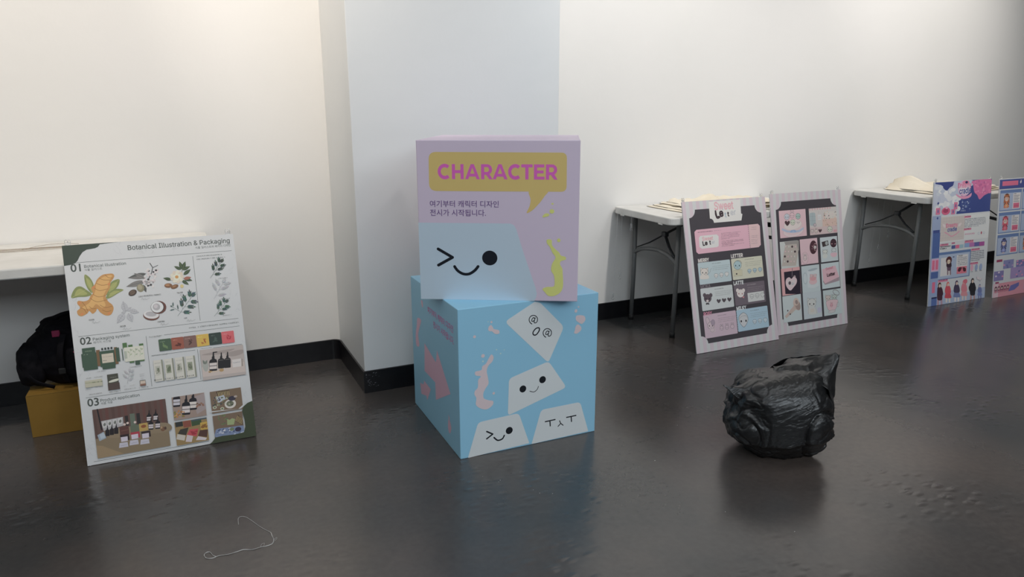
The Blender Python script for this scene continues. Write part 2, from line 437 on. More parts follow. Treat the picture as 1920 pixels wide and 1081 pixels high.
baseboard('baseboard_left', [(XL, WV - .0005)] + [(x, y) for x, y in arc(CU0 - rr, WV - rr, rr, 90, 0)] + [(CU0 - .0005, CF - .0005), (CU0 + 0.4, CF - .0005)])
baseboard('baseboard_middle', [(CU0 + 0.4, CF - .0005), (CU1 + .0005, CF - .0005), (CU1 + .0005, WV - .0005), (CU1 + .3, WV - .0005)])
baseboard('baseboard_right', [(CU1 + .3, WV - .0005), (XR, WV - .0005)])
# paint chips on the column's corner
bm = bmesh.new()
for k in range(26):
    x = CU0 + random.uniform(-0.001, 0.07) ** 1.0; z = random.choice([random.uniform(.02, .1), random.uniform(.075, .1)])
    a = random.uniform(-.6, 1.2); ln = random.uniform(.002, .009); wd = random.uniform(.0006, .0018)
    dx, dz = math.cos(a) * ln, math.sin(a) * ln
    f = [(x, z), (x + dx, z + dz), (x + dx - wd * math.sin(a), z + dz + wd * math.cos(a)), (x - wd * math.sin(a), z + wd * math.cos(a))]
    bm.faces.new([bm.verts.new((p, CF - .0082, q)) for p, q in f])
struct('trim_1', bm, M_scuff)

# ------------------------------------------------------------------ poster boards
BW, BHH, BT = 0.594, 0.841, 0.006; BWA, BWB, BWC = 0.608, 0.603, 0.583
def board(name, label, u, v, lean, rz=0, group=None, w_=BW, h_=BHH):
    lean = R(lean)
    t = thing(name, label, 'poster board', (u, v, BT * math.sin(lean) + .0005), (-lean, 0, R(rz)), group)
    bx_ = obj('foam_panel', box(0, w_, 0, BT, 0, h_, bevel=0.0006, seg=1), M_foam, t)
    return t
def clip(parent, x, z, line_up=0.0):
    """clear double hook taped at the top of the board, with a wisp of nylon line"""
    bm = bmesh.new()
    bx(bm, x - .010, x + .010, BT * .2, BT * .2 + .002, z - .02, z + .012, bevel=.0008)
    for sx in (-.0055, .0055):
        tube(bm, [(x + sx + .0045 * math.cos(a), .002, z + .014 + .007 * math.sin(a)) for a in [R(-30 + 40 * k) for k in range(7)]], .0012, 6)
    bm_o = obj('hanging_hook', bm, M_clear, parent, True)
    return bm_o
def front(x, y, d): return Vector((x, -d, y))

DK = (62, 72, 68)
# ---- A: botanical board
tA = board('poster_board', 'white board with plant drawings and dark green corners, leaning on the left table', -0.422 - 0.0, 2.895, 15.2, 0, w_=BWA)
PXA = [(116, 455), (437.5, 437.5), (481, 817), (164.5, 874)]
A = Art(BWA, BHH, PXA, (172, 184, 187), front)
A.mm([(0, 0), (BWA, 0), (BWA, BHH), (0, BHH)], (172, 184, 187))
# faint marbling veins in the margins
for _ in range(70):
    sx = random.choice([random.uniform(.0, .035), random.uniform(BWA - .04, BWA)]) if random.random() < .7 else random.uniform(.15, BWA)
    sy = random.uniform(.02, BHH - .02) if (sx < .04 or sx > BWA - .05) else random.uniform(BHH - .05, BHH - .005)
    P = [(sx, sy)]
    for k in range(5): P.append((min(max(P[-1][0] + random.uniform(-.008, .01), 0), BWA), min(max(P[-1][1] + random.uniform(-.012, .012), 0), BHH)))
    A.line(P, .0008, (158, 169, 173), metric=True)
K1 = (110, 420, 460, 660, 1576, 1081); K2 = (130, 600, 490, 880, 1390, 1081)
A.crop(*K1)
A.mm([(0, BHH), (0.19, BHH)] + [tuple(A.pt(*p)[:2]) for p in [(352, 150), (335, 172), (310, 183), (280, 188), (240, 194), (205, 215), (180, 250), (162, 288), (140, 310), (105, 322)]] + [(0, A.pt(45, 331).y)], (48, 62, 52))
A.end('printed_sheet', tA)
A.text('Botanical Illustration & Packaging', 590, 203, 1450, 158, DK, bold=0.012, hk=1.05)
A.text('식물 일러스트와 패키지 디자인', 1160, 200, 1456, 190, DK)
A.end('printed_title', tA)
lw = .0012
for a_, b_ in (((100, 308), (1463, 217)), ((170, 937), (1520, 795)), ((895, 929), (1530, 861))):
    p, q = A.pt(*a_), A.pt(*b_); A.line([(p.x, p.y), (q.x, p.y)], lw, DK, metric=True)
p, q = A.pt(1137, 263), A.pt(1198, 810); A.line([(p.x, p.y), (p.x, q.y)], lw, DK, metric=True)
A.fake(1168, 270, 1383, 255, .006, (105, 115, 115)); A.fake(1170, 295, 1415, 280, .006, (90, 100, 100))
A.fake(1105, 878, 1520, 838, .007, (95, 105, 105)); A.fake(768, 948, 880, 938, .004, (120, 130, 130))
for s_, (x, y), (x1, y1), tt, tk, (a0, a1), (b0, b1) in [('01', (105, 383), (193, 378), 'Botanical illustration', '식물 일러스트', ((220, 350), (575, 330)), ((223, 376), (372, 365)))]:
    A.text(s_, x, y, x1, y1, DK, bold=0.02); A.text(tt, *a0, *a1, (72, 84, 80), bold=.006); A.text(tk, *b0, *b1, (100, 110, 108))
A.text('02', 185, 1008, 283, 1000, DK, bold=.02); A.text('Packaging system', 293, 972, 605, 945, (72, 84, 80), bold=.006); A.text('패키지 시스템', 297, 998, 445, 985, (100, 110, 108))
A.crop(*K2)
A.text('03', 135, 622, 220, 612, DK, bold=.02); A.text('Product application', 228, 588, 515, 560, (72, 84, 80), bold=.006); A.text('제품 적용', 232, 608, 318, 598, (100, 110, 108))
for a_, b_ in (((120, 558), (1275, 398)), ((600, 252), (915, 212)), ((1045, 199), (1250, 170)), ((178, 1026), (1015, 890))):
    p, q = A.pt(*a_), A.pt(*b_); A.line([(p.x, p.y), (q.x, p.y)], lw, DK, metric=True)
for a_, b_ in (((560, 108), (603, 475)), ((932, 208), (955, 430))):
    p, q = A.pt(*a_), A.pt(*b_); A.line([(p.x, p.y), (p.x, q.y)], lw, DK, metric=True)
A.fake(600, 258, 715, 240, .004, (120, 130, 130)); A.fake(952, 208, 1040, 198, .004, (120, 130, 130))
A.end('printed_captions', tA)
A.crop(*K1)
# ginger
for P in ([(110, 605), (120, 555), (150, 515), (190, 508), (235, 535), (282, 575), (240, 595), (170, 598)],
          [(222, 408), (258, 425), (290, 470), (302, 520), (285, 565), (250, 530), (225, 470)],
          [(516, 450), (510, 500), (460, 560), (408, 585), (425, 520), (455, 468)],
          [(553, 540), (505, 570), (440, 608), (403, 612), (425, 568), (480, 533)]):
    A.blob(P, (112, 128, 72)); cx = sum(p[0] for p in P) / len(P); cy = sum(p[1] for p in P) / len(P)
    A.blob([(cx + (p[0] - cx) * .62, cy + (p[1] - cy) * .62) for p in P], (138, 150, 84)); A.line([P[0], (cx, cy), P[4]], .0012, (150, 160, 100))
gin = [(425, 402), (462, 403), (474, 425), (455, 460), (438, 485), (440, 520), (418, 560), (402, 600), (425, 640), (458, 668), (468, 705), (445, 752), (400, 757), (355, 730), (330, 700), (318, 722), (290, 742), (262, 718), (245, 738), (200, 762), (168, 752), (158, 718), (185, 690), (160, 655), (168, 630), (215, 635), (255, 622), (272, 590), (292, 565), (278, 525), (308, 492), (328, 450), (372, 412)]
A.blob(gin, (168, 128, 66))
A.blob([(425, 415), (455, 420), (430, 470), (420, 520), (395, 560), (380, 610), (400, 670), (370, 690), (320, 660), (290, 690), (240, 700), (200, 690), (260, 650), (290, 600), (315, 540), (320, 490), (360, 440)], (190, 152, 84))
for P in ([(318, 480), (370, 500), (430, 490)], [(300, 520), (350, 545), (420, 530)], [(292, 575), (340, 598), (402, 588)], [(270, 610), (330, 640), (418, 622)], [(200, 640), (225, 670), (250, 720)], [(180, 690), (215, 700), (240, 740)], [(262, 680), (290, 700), (322, 695)], [(352, 668), (400, 690), (455, 680)], [(372, 710), (410, 725), (450, 715)], [(395, 410), (425, 435), (465, 440)], [(345, 440), (390, 455), (445, 455)]):
    A.curve(P, .0016, (132, 92, 40))
for q in ((300, 515), (430, 490), (200, 745), (430, 740), (180, 650)): A.ell(*q, 14, 9, (180, 118, 62), 30)
A.end('printed_ginger', tA)
# almond branch in grey
for a_ in ((745, 405, 590, 440, .13), (740, 440, 590, 440, .09), (735, 470, 575, 515, .16), (740, 450, 640, 400, .15), (720, 500, 745, 565, .2)): A.leaf(*a_[:4], a_[4], random.choice([(78, 84, 82), (108, 112, 110), (60, 64, 64)]), (40, 44, 44))
A.line([(775, 315), (800, 355), (790, 400), (750, 480)], .0025, (50, 52, 52)); A.line([(800, 355), (845, 335)], .0018, (50, 52, 52))
for _ in range(46):
    x = random.uniform(745, 845); y = 370 + random.random() * 155; x -= (y - 370) * .25
    A.ell(x, y, random.uniform(7, 12), random.uniform(6, 10), random.choice([(170, 172, 172), (190, 190, 190), (60, 60, 62), (135, 135, 137), (185, 185, 188)]), random.uniform(0, 90), 9)
A.ell(630, 567, 36, 26, (62, 52, 44), 30); A.ell(628, 565, 26, 17, (95, 82, 68), 30); A.line([(600, 580), (655, 550)], .001, (50, 42, 36))
A.ell(697, 527, 30, 36, (120, 122, 96), 0); A.ell(692, 520, 18, 24, (142, 142, 118), 10)
A.end('printed_almond_branch', tA)
# flower with nuts
for q in ((1050, 375, 1025, 305), (1050, 378, 1075, 305), (1040, 375, 980, 345), (1050, 378, 1115, 348), (1060, 420, 1120, 372), (960, 460, 888, 445), (1045, 465, 1105, 505), (1060, 450, 1135, 470)): A.leaf(*q, .2, (52, 72, 46), (108, 122, 84))
A.leaf(1060, 455, 1125, 440, .22, (140, 92, 74)); A.line([(1050, 375), (1035, 440)], .0015, (80, 84, 60))
for k in range(9):
    a = k * 40; A.ell(1005 + 34 * math.cos(R(a)), 437 + 34 * math.sin(R(a)), 24, 18, (196, 192, 176) if k % 2 else (182, 180, 164), -a)
for k in range(6):
    a = k * 60 + 20; A.ell(1005 + 17 * math.cos(R(a)), 437 + 17 * math.sin(R(a)), 16, 12, (208, 202, 182), -a)
A.ell(1003, 437, 14, 14, (176, 132, 62)); A.ell(932, 509, 32, 20, (112, 80, 48), -5); A.ell(925, 505, 18, 9, (152, 116, 78), -5)
A.ell(985, 519, 32, 18, (104, 76, 46), 18); A.ell(982, 516, 18, 8, (140, 106, 70), 18); A.ell(1046, 516, 14, 16, (180, 172, 112))
A.end('printed_flower', tA)
# mint sketch
for q in ((570, 722, 548, 638, .28), (600, 715, 685, 735, .26), (560, 740, 497, 825, .26), (592, 740, 628, 815, .3), (575, 720, 620, 690, .3), (575, 725, 535, 735, .3)): A.leaf(*q[:4], q[4], (148, 158, 164)); A.leaf(*q[:4], q[4] * .8, (158, 168, 173), (104, 112, 118))
for q in ((570, 722, 548, 638), (600, 715, 685, 735), (560, 740, 497, 825), (592, 740, 628, 815)):
    for t in (.3, .5, .7):
        x, y = q[0] + (q[2] - q[0]) * t, q[1] + (q[3] - q[1]) * t; nx, ny = (q[3] - q[1]) * .16, -(q[2] - q[0]) * .16
        A.line([(x + nx, y + ny), (x, y), (x - nx, y - ny)], .0006, (112, 120, 126))
A.end('printed_mint', tA)
# coconut
A.ell(788, 763, 66, 44, (96, 66, 56), -12); A.ell(788, 755, 62, 36, (190, 194, 196), -12); A.ell(786, 750, 44, 22, (150, 156, 160), -10)
A.ell(850, 694, 62, 58, (92, 60, 50)); A.ell(840, 692, 54, 53, (56, 46, 44)); A.ell(838, 691, 50, 50, (196, 198, 200)); A.ell(832, 690, 30, 31, (150, 156, 160)); A.ell(826, 684, 16, 18, (172, 176, 180))
A.end('printed_coconut', tA)
A.sprig(1010, 770, 1128, 608, (52, 82, 74), 7, .26, .11)
A.sprig(1030, 730, 965, 690, (58, 90, 80), 4, .42, .11)
A.end('printed_sprig', tA)
A.sprig(1285, 450, 1372, 320, (44, 62, 52), 7, .27, .13); A.end('printed_sprig', tA)
A.sprig(1315, 630, 1390, 490, (138, 146, 152), 6, .34, .22, outline=True); A.end('printed_sprig', tA)
A.sprig(1318, 775, 1412, 660, (52, 84, 70), 7, .28, .12)
A.end('printed_sprig', tA)
for (x, y, wd) in ((260, 800, 45), (1005, 577, 50), (525, 858, 45), (840, 822, 60), (1065, 792, 25), (680, 604, 190)):
    A.fake(x, y, x + wd, y - wd * .05, .006, (96, 104, 104))
    A.curve([(x + 25, y + 22), (x + 35, y + 6), (x + 42, y + 24), (x + 55, y + 10), (x + 66, y + 20), (x + 95, y + 6)], .0007, (120, 128, 130)); A.end('printed_caption', tA)
for (x, y) in ((1350, 456), (1372, 632), (1388, 772)): A.fake(x, y, x + 78, y - 4, .0035, (120, 128, 130)); A.end('printed_caption', tA)
# packaging system drawings
A.crop(*K2)
cols = [(58, 84, 62), (134, 76, 58), (112, 86, 78), (182, 158, 52), (38, 56, 50), (196, 86, 92)]
for k in range(6):
    xa = 650 + k * 90.5; ya = 135 - k * 10.2; A.rect(xa - 1, ya, xa + 98, ya + 75, cols[k], r=.003)
    cc = [(92, 122, 78), (78, 38, 30), (72, 52, 46), (150, 84, 36), (60, 82, 74), (160, 40, 56)][k]
    for j in range(7):
        A.leaf(xa + 52 + random.uniform(-18, 14), ya + 50 + random.uniform(-20, 12), xa + 52 + random.uniform(-32, 28), ya + 42 + random.uniform(-26, 26), .16, cc)
    A.fake(xa + 10, ya + 20, xa + 45, ya + 16, .004, tuple(min(255, v + 60) for v in cols[k]))
A.fake(582, 120, 670, 108, .004, (120, 130, 130))
G = (52, 78, 62); BRN = (104, 82, 52)
for q in ((93, 195, 194, 238, G), (88, 236, 214, 322, G), (104, 316, 212, 345, G), (196, 208, 236, 322, BRN), (326, 188, 362, 308, BRN), (336, 192, 374, 290, G), (218, 218, 340, 318, G), (240, 300, 340, 338, G)): A.rect(*q)
A.rect(236, 238, 328, 294, (176, 176, 160)); A.fake(245, 290, 275, 286, .004, DK); A.fake(244, 262, 318, 255, .003, (130, 130, 120)); A.fake(105, 245, 140, 240, .004, (120, 140, 122)); A.fake(112, 222, 165, 215, .005, (126, 150, 128))
for k in range(4): A.rect(234 + k * 22.5, 193 - k * 2.6, 249 + k * 22.5, 207 - k * 2.6, (44, 54, 54))
A.fake(205, 368, 268, 360, .004, (120, 130, 130)); A.fake(442, 338, 528, 328, .004, (120, 130, 130))
G2 = (66, 104, 60)
for q in ((388, 158, 424, 194, G2), (430, 172, 464, 190, G2), (508, 164, 542, 184, G2), (382, 200, 398, 284, G), (440, 284, 476, 300, G2), (512, 270, 550, 288, G2), (480, 276, 518, 314, G)): A.rect(*q)
A.rect(398, 192, 552, 278, (182, 192, 180))
for k in range(3): A.sprig(440 + k * 38, 262 - k * 4, 446 + k * 38, 212 - k * 4, (140, 160, 132), 4, .3, .2)
A.rect(402, 218, 425, 270, (150, 166, 152))
A.rect(115, 432, 246, 466, (160, 166, 148)); 
for k in range(10): A.ell(125 + k * 12.5, 449 - k * 1.4, 6, 5, random.choice([(110, 122, 96), (140, 150, 120)]), 0, 8)
for q in ((118, 418, 160), (180, 410, 246), (118, 488, 175), (120, 500, 165), (190, 482, 248)): A.fake(q[0], q[1], q[2], q[1] - 5, .0035, (120, 130, 124))
A.rect(276, 388, 368, 492, (62, 66, 56)); A.blob([(290, 438), (320, 424), (360, 416), (358, 430), (330, 440), (295, 446)], (176, 186, 172)); A.rect(282, 455, 372, 492, (70, 60, 54)); A.fake(300, 412, 345, 406, .003, (130, 136, 124))
A.sprig(425, 455, 440, 365, (142, 150, 156), 6, .34, .2, outline=True)
for q in ((398, 474, 415), (445, 470, 482), (515, 388, 548), (516, 402, 546), (522, 420, 545)): A.fake(q[0], q[1], q[2], q[1] - 3, .003, (150, 158, 160))
A.rect(514, 432, 560, 468, (70, 74, 68)); A.rect(517, 436, 557, 458, (176, 170, 156)); A.rect(517, 458, 560, 466, (120, 92, 76))
for (x, y, wd) in ((145, 536, 95), (288, 520, 88), (402, 500, 85), (510, 490, 68)): A.fake(x, y, x + wd, y - wd * .13, .004, (116, 124, 124))
for k in range(4):
    xa = 612 + k * 77.5; ya = 288 - k * 9.5
    A.rect(xa, ya, xa + 84, ya + 146, (122, 130, 116)); A.rect(xa, ya, xa + 73, ya + 147, (178, 186, 178))
    A.rect(xa + 14, ya + 42, xa + 56, ya + 98, (130, 142, 122) if k % 2 else (158, 166, 156))
    for j in range(10): A.leaf(xa + random.uniform(18, 50), ya + random.uniform(46, 94), xa + random.uniform(18, 50), ya + random.uniform(46, 94), .2, random.choice([(92, 106, 84), (110, 120, 104), (150, 158, 146)]))
    A.fake(xa + 10, ya + 24, xa + 55, ya + 19, .004, (140, 150, 140)); A.fake(xa + 10, ya + 112, xa + 50, ya + 108, .003, (150, 158, 150)); A.fake(xa + 8, ya + 148, xa + 64, ya + 141, .006, (56, 62, 52))
A.end('printed_packaging', tA)
# photographs
def bottle(A, x, y, s, pump=True, lab=True, bc=(24, 22, 26), lc=(184, 184, 182)):
    """x,y foot centre; s height in crop px"""
    A.poly([(x - .17 * s, y), (x - .2 * s, y - .05 * s), (x - .21 * s, y - .48 * s), (x - .18 * s, y - .57 * s), (x - .08 * s, y - .63 * s), (x - .075 * s, y - .76 * s), (x + .06 * s, y - .78 * s), (x + .065 * s, y - .65 * s), (x + .16 * s, y - .61 * s), (x + .19 * s, y - .52 * s), (x + .2 * s, y - .08 * s), (x + .17 * s, y - .03 * s)], bc)
    A.poly([(x - .045 * s, y - .75 * s), (x - .03 * s, y - s), (x + .03 * s, y - s), (x + .05 * s, y - .75 * s)], bc)
    if pump: A.poly([(x - .02 * s, y - s), (x + .2 * s, y - 1.02 * s), (x + .2 * s, y - .97 * s), (x - .02 * s, y - .94 * s)], bc)
    if lab: A.poly([(x - .19 * s, y - .1 * s), (x - .19 * s, y - .42 * s), (x + .18 * s, y - .45 * s), (x + .18 * s, y - .13 * s)], lc); A.poly([(x - .19 * s, y - .24 * s), (x - .19 * s, y - .29 * s), (x + .18 * s, y - .32 * s), (x + .18 * s, y - .27 * s)], (110, 110, 108))
def photo(A, q, bg): A.rect(*q, bg); A.cl = A.quad(*q)
photo(A, (948, 214, 1282, 392), (158, 156, 152))
A.poly([(957, 340), (1265, 300), (1282, 372), (968, 410)], (172, 168, 162))
for P in ([(960, 250), (1080, 222), (1200, 206), (1100, 244)], [(1130, 240), (1250, 212), (1256, 240), (1180, 262)]): A.blob(P, (140, 136, 132))
A.ell(990, 330, 20, 42, (146, 156, 150)); A.leaf(985, 318, 970, 285, .2, (100, 112, 104)); A.leaf(988, 318, 1002, 285, .2, (104, 116, 108))
bottle(A, 1046, 368, 140); bottle(A, 1103, 350, 118, False, False); bottle(A, 1148, 346, 118, False, False)
A.line([(1085, 290), (1118, 286)], .002, (90, 90, 86)); A.line([(1130, 284), (1164, 280)], .002, (90, 90, 86))
A.poly([(1180, 286), (1244, 277), (1248, 334), (1186, 342)], (184, 188, 186)); A.fake(1190, 312, 1238, 306, .005, (120, 130, 134)); A.poly([(1248, 277), (1258, 282), (1260, 332), (1248, 334)], (140, 136, 128))
A.ell(1105, 360, 16, 12, (156, 132, 84)); A.ell(1025, 372, 14, 8, (150, 128, 84)); A.line([(1030, 376), (1080, 366)], .004, (178, 170, 150))
A.end('printed_photograph', tA)
# big product photo
q = [(168, 645), (702, 565), (738, 908), (207, 998)]
x0, y0, x1, y1 = A.quad(168, 645, 738, 908); A.rmm(x0, y0, x1, y1, (84, 66, 60))
for k in range(12):
    xa = x0 + (x1 - x0) * k / 12; A.rmm(xa, y0 + (y1 - y0) * .42, xa + (x1 - x0) / 24, y1, (78 + 6 * (k % 3), 60, 54))
A.rmm(x0, y0, x1, y0 + (y1 - y0) * .40, (116, 106, 82))
A.mm([(x0, y0), (x0 + .09, y0), (x0 + .02, y0 + .045), (x0, y0 + .05)], (132, 118, 88)); A.line([(206, 642), (238, 790)], .005, (26, 24, 26))
A.blob([(260, 800), (420, 770), (700, 740), (730, 800), (500, 830), (300, 850)], (122, 112, 88))
A.poly([(232, 728), (392, 696), (398, 760), (252, 800)], (150, 156, 158))
for k in range(4): A.poly([(240 + k * 38, 732 - k * 8), (270 + k * 38, 726 - k * 8), (274 + k * 38, 770 - k * 8), (246 + k * 38, 778 - k * 8)], (170, 178, 178)); A.leaf(256 + k * 38, 765 - k * 8, 262 + k * 38, 738 - k * 8, .3, (96, 104, 98))
for k in range(3): bottle(A, 280 + k * 32, 838 - k * 8, 78, False, False, (28, 24, 28))
A.poly([(206, 830), (252, 804), (272, 850), (222, 874)], (132, 152, 166)); A.poly([(222, 826), (252, 812), (264, 846), (232, 858)], (152, 172, 184))
for q, c in (((405, 690, 436, 760), (38, 36, 34)), ((440, 676, 486, 756), (86, 102, 88)), ((488, 672, 522, 748), (36, 34, 34))): A.rect(*q, c)
for q in ((426, 742), (480, 736), (404, 752)): A.ell(*q, 9, 9, (186, 176, 168))
A.rect(366, 776, 440, 822, (82, 52, 46)); A.rect(444, 762, 512, 806, (84, 98, 80)); A.rect(508, 748, 576, 794, (160, 138, 66)); A.ell(542, 766, 18, 12, (124, 72, 34)); A.line([(380, 800), (430, 790)], .002, (110, 76, 66))
for x, y, s_ in ((582, 735, 86), (630, 728, 86), (596, 792, 90), (645, 786, 90)): bottle(A, x, y, s_, False, True, (24, 22, 26), (176, 176, 180))
A.ell(682, 786, 16, 18, (104, 78, 54)); A.ell(672, 776, 7, 9, (150, 128, 98)); A.ell(700, 780, 8, 12, (70, 52, 44))
for k, (x, y) in enumerate(((370, 830), (446, 812), (524, 806))):
    A.poly([(x, y), (x + 66, y - 10), (x + 72, y + 34), (x + 8, y + 44)], [(42, 30, 32), (150, 44, 60), (44, 34, 36)][k]); A.poly([(x + 6, y + 16), (x + 56, y + 8), (x + 58, y + 42), (x + 10, y + 50)], (178, 180, 194))
    A.poly([(x - 2, y + 58), (x + 56, y + 50), (x + 62, y + 84), (x - 6, y + 94)], (166, 172, 186)); A.line([(x + 6, y + 78), (x + 50, y + 70)], .001, (120, 124, 140))
A.end('printed_photograph', tA)
# four small photos
photo(A, (745, 557, 998, 688), (134, 122, 112)); A.poly([(890, 560), (984, 526), (998, 640), (930, 680)], (140, 134, 134))
bottle(A, 782, 628, 130, False, True, (26, 24, 32), (170, 176, 186)); bottle(A, 900, 650, 140, False, True, (22, 20, 28), (190, 188, 184)); bottle(A, 850, 686, 150, False, True, (20, 20, 28), (184, 184, 184))
for _ in range(22): A.ell(random.uniform(765, 835), random.uniform(655, 700), random.uniform(5, 12), random.uniform(4, 8), random.choice([(160, 112, 50), (136, 86, 34), (112, 110, 56), (176, 136, 70)]), random.uniform(0, 90), 8)
for _ in range(9): A.ell(random.uniform(925, 975), random.uniform(600, 630), 8, 6, random.choice([(104, 76, 58), (128, 96, 76)]), 0, 8)
A.end('printed_photograph', tA)
photo(A, (765, 740, 1016, 868), (130, 112, 68)); A.rect(770, 738, 828, 766, (40, 44, 42))
for P, c in (([(826, 730), (882, 724), (888, 770), (832, 778)], (120, 66, 50)), ([(884, 722), (956, 706), (962, 752), (892, 768)], (50, 74, 46)), ([(950, 742), (1004, 732), (1010, 788), (956, 796)], (170, 146, 48)), ([(808, 790), (868, 776), (850, 832), (790, 822)], (50, 50, 44)), ([(876, 790), (938, 784), (926, 842), (856, 828)], (168, 62, 72)), ([(950, 796), (1008, 790), (1000, 846), (936, 838)], (72, 46, 40)), ([(786, 824), (846, 834), (838, 872), (780, 862)], (170, 172, 162)), ([(856, 830), (900, 838), (890, 882), (846, 880)], (176, 172, 176)), ([(936, 840), (1000, 852), (990, 868), (920, 868)], (176, 176, 182)), ([(884, 722), (1002, 702), (1004, 712), (890, 732)], (56, 76, 86))): A.poly(P, c)
for _ in range(12): A.leaf(random.uniform(880, 930), random.uniform(792, 830), random.uniform(880, 930), random.uniform(792, 830), .2, (140, 36, 50))
for _ in range(8): A.leaf(random.uniform(955, 1002), random.uniform(745, 785), random.uniform(955, 1002), random.uniform(745, 785), .2, (120, 84, 30))
A.end('printed_photograph', tA)
photo(A, (1020, 519, 1260, 642), (106, 92, 72))
A.poly([(1066, 518), (1160, 504), (1162, 540), (1082, 556)], (56, 48, 36))
for k in range(8): A.line([(1078 + k * 11, 520 - k * 1.5), (1086 + k * 10.5, 552 - k * 1.5)], .0024, (170, 158, 110))
A.poly([(1062, 560), (1120, 540), (1136, 570), (1082, 600)], (156, 170, 180)); A.ell(1168, 606, 40, 34, (182, 186, 180)); A.ell(1166, 604, 26, 21, (96, 104, 84))
for _ in range(30): A.ell(random.uniform(1040, 1190), random.uniform(556, 640), random.uniform(4, 10), random.uniform(3, 7), random.choice([(80, 96, 66), (60, 72, 58), (150, 160, 140), (58, 58, 72), (120, 132, 100)]), random.uniform(0, 90), 8)
for q in ((1056, 632), (1110, 640)): A.ell(*q, 14, 11, (168, 176, 158)); A.ell(*q, 8, 6, (90, 110, 78))
A.ell(1180, 566, 26, 18, (48, 46, 62)); A.ell(1205, 552, 12, 8, (150, 146, 140))
A.end('printed_photograph', tA)
photo(A, (1040, 694, 1270, 820), (104, 90, 72))
A.blob([(1060, 812), (1075, 788), (1160, 776), (1270, 764), (1274, 806), (1160, 838), (1064, 848)], (104, 124, 156))
for _ in range(24): A.ell(random.uniform(1070, 1262), random.uniform(780, 828), random.uniform(5, 14), random.uniform(3, 7), random.choice([(150, 166, 186), (60, 76, 112), (176, 186, 194), (82, 100, 134)]), random.uniform(0, 60), 8)
A.sprig(1080, 780, 1120, 700, (86, 106, 70), 5, .4, .25); A.poly([(1144, 716), (1164, 722), (1180, 710), (1202, 716), (1194, 756), (1146, 760)], (132, 152, 104))
A.poly([(1222, 684), (1272, 716), (1252, 762), (1202, 730)], (64, 54, 40))
for k in range(6): A.line([(1222 + k * 8, 692 + k * 5), (1206 + k * 8, 730 + k * 5)], .0022, (164, 150, 98))
A.ell(1224, 790, 22, 17, (44, 38, 62)); A.ell(1180, 790, 16, 12, (96, 116, 84))
A.end('printed_photograph', tA)
A.mm([tuple(A.pt(*p)[:2]) for p in [(1020, 905), (1040, 880), (1062, 850), (1110, 838), (1200, 828), (1266, 812), (1276, 770), (1270, 720), (1252, 660), (1262, 625), (1290, 600)]] + [(BWA, A.pt(1338, 582).y), (BWA, 0), (A.pt(1010, 905).x, 0)], (50, 62, 40))
A.mm([tuple(A.pt(*p)[:2]) for p in [(1020, 668), (1245, 640), (1268, 618), (1262, 610), (1225, 642), (1020, 660)]], (172, 184, 187))
A.end('printed_corner', tA)
clip(tA, .02, BHH); clip(tA, BWA - .02, BHH)

# ---- kawaii-style heads: round face with ears, eyes and mouth
def head(A, x, y, r, fill, ear='round', line_=(58, 58, 66), eyes=True, eyec=(40, 40, 48), lw=.0014):
    A_ = []
    if ear == 'round': A_ = [(-.75, -.75, .42, .42), (.75, -.75, .42, .42)]
    if ear == 'long': A_ = [(-.4, -1.25, .26, .55), (.4, -1.25, .26, .55)]
    if ear == 'cat':
        for sg in (-1, 1): A.poly([(x + sg * .9 * r, y - 1.15 * r), (x + sg * .95 * r, y - .2 * r), (x + sg * .2 * r, y - .8 * r)], fill); A.line([(x + sg * .95 * r, y - .2 * r), (x + sg * .9 * r, y - 1.15 * r), (x + sg * .2 * r, y - .8 * r)], lw, line_)
    for ex, ey, a, b_ in A_: A.ell(x + ex * r, y + ey * r, a * r, b_ * r, fill, 0, 12); A.ring(x + ex * r, y + ey * r, a * r, b_ * r, lw, line_)
    if ear == 'drop':
        P_ = [(x - .95 * r, y - .2 * r), (x - .6 * r, y - .85 * r), (x, y - r), (x + .6 * r, y - .85 * r), (x + .95 * r, y - .2 * r), (x + .6 * r, y + .55 * r), (x, y + 1.15 * r), (x - .6 * r, y + .55 * r)]
        A.blob(P_, fill, 4); A.curve(P_, lw, line_, True)
    elif ear == 'heart':
        A.blob([(x, y - .5 * r), (x + .5 * r, y - .95 * r), (x + r, y - .5 * r), (x + .8 * r, y + .2 * r), (x, y + 1.05 * r), (x - .8 * r, y + .2 * r), (x - r, y - .5 * r), (x - .5 * r, y - .95 * r)], fill, 4)
    else: A.ell(x, y, r, .88 * r, fill); A.ring(x, y, r, .88 * r, lw, line_)
    if eyes:
        for sg in (-1, 1): A.ell(x + sg * .42 * r, y + .1 * r, .13 * r, .17 * r, eyec, 0, 8)
        A.line([(x - .12 * r, y + .38 * r), (x, y + .46 * r), (x + .12 * r, y + .38 * r)], lw, line_)

def striped(A, pink=(183, 180, 193), blue=(180, 192, 198), nst=25):
    """narrow vertical candy stripes, dark ticket-cornered panel"""
    A.mm([(0, 0), (A.w, 0), (A.w, A.h), (0, A.h)], blue)
    for k in range(nst):
        if k % 2 == 0: A.rmm(A.w * k / nst, 0, A.w * (k + 1) / nst, A.h, pink)
def notched(A, x0, y0, x1, y1, r, c):
    P = []
    for cx, cy, a0 in ((x0, y0, 90), (x1, y0, 180), (x1, y1, 270), (x0, y1, 0)):
        for k in range(8): a = R(a0 - 90 * k / 7) ; P.append((cx + r * math.cos(a), cy + r * math.sin(a)))
    A.mm(P, c)
def dots(A, p, q, n, c, d):
    a, b_ = A.pt(*p), A.pt(*q)
    for k in range(n):
        t = k / (n - 1); X = a.x; Y = a.y + (b_.y - a.y) * t; A.rmm(X - d, Y - d, X + d, Y + d, c)

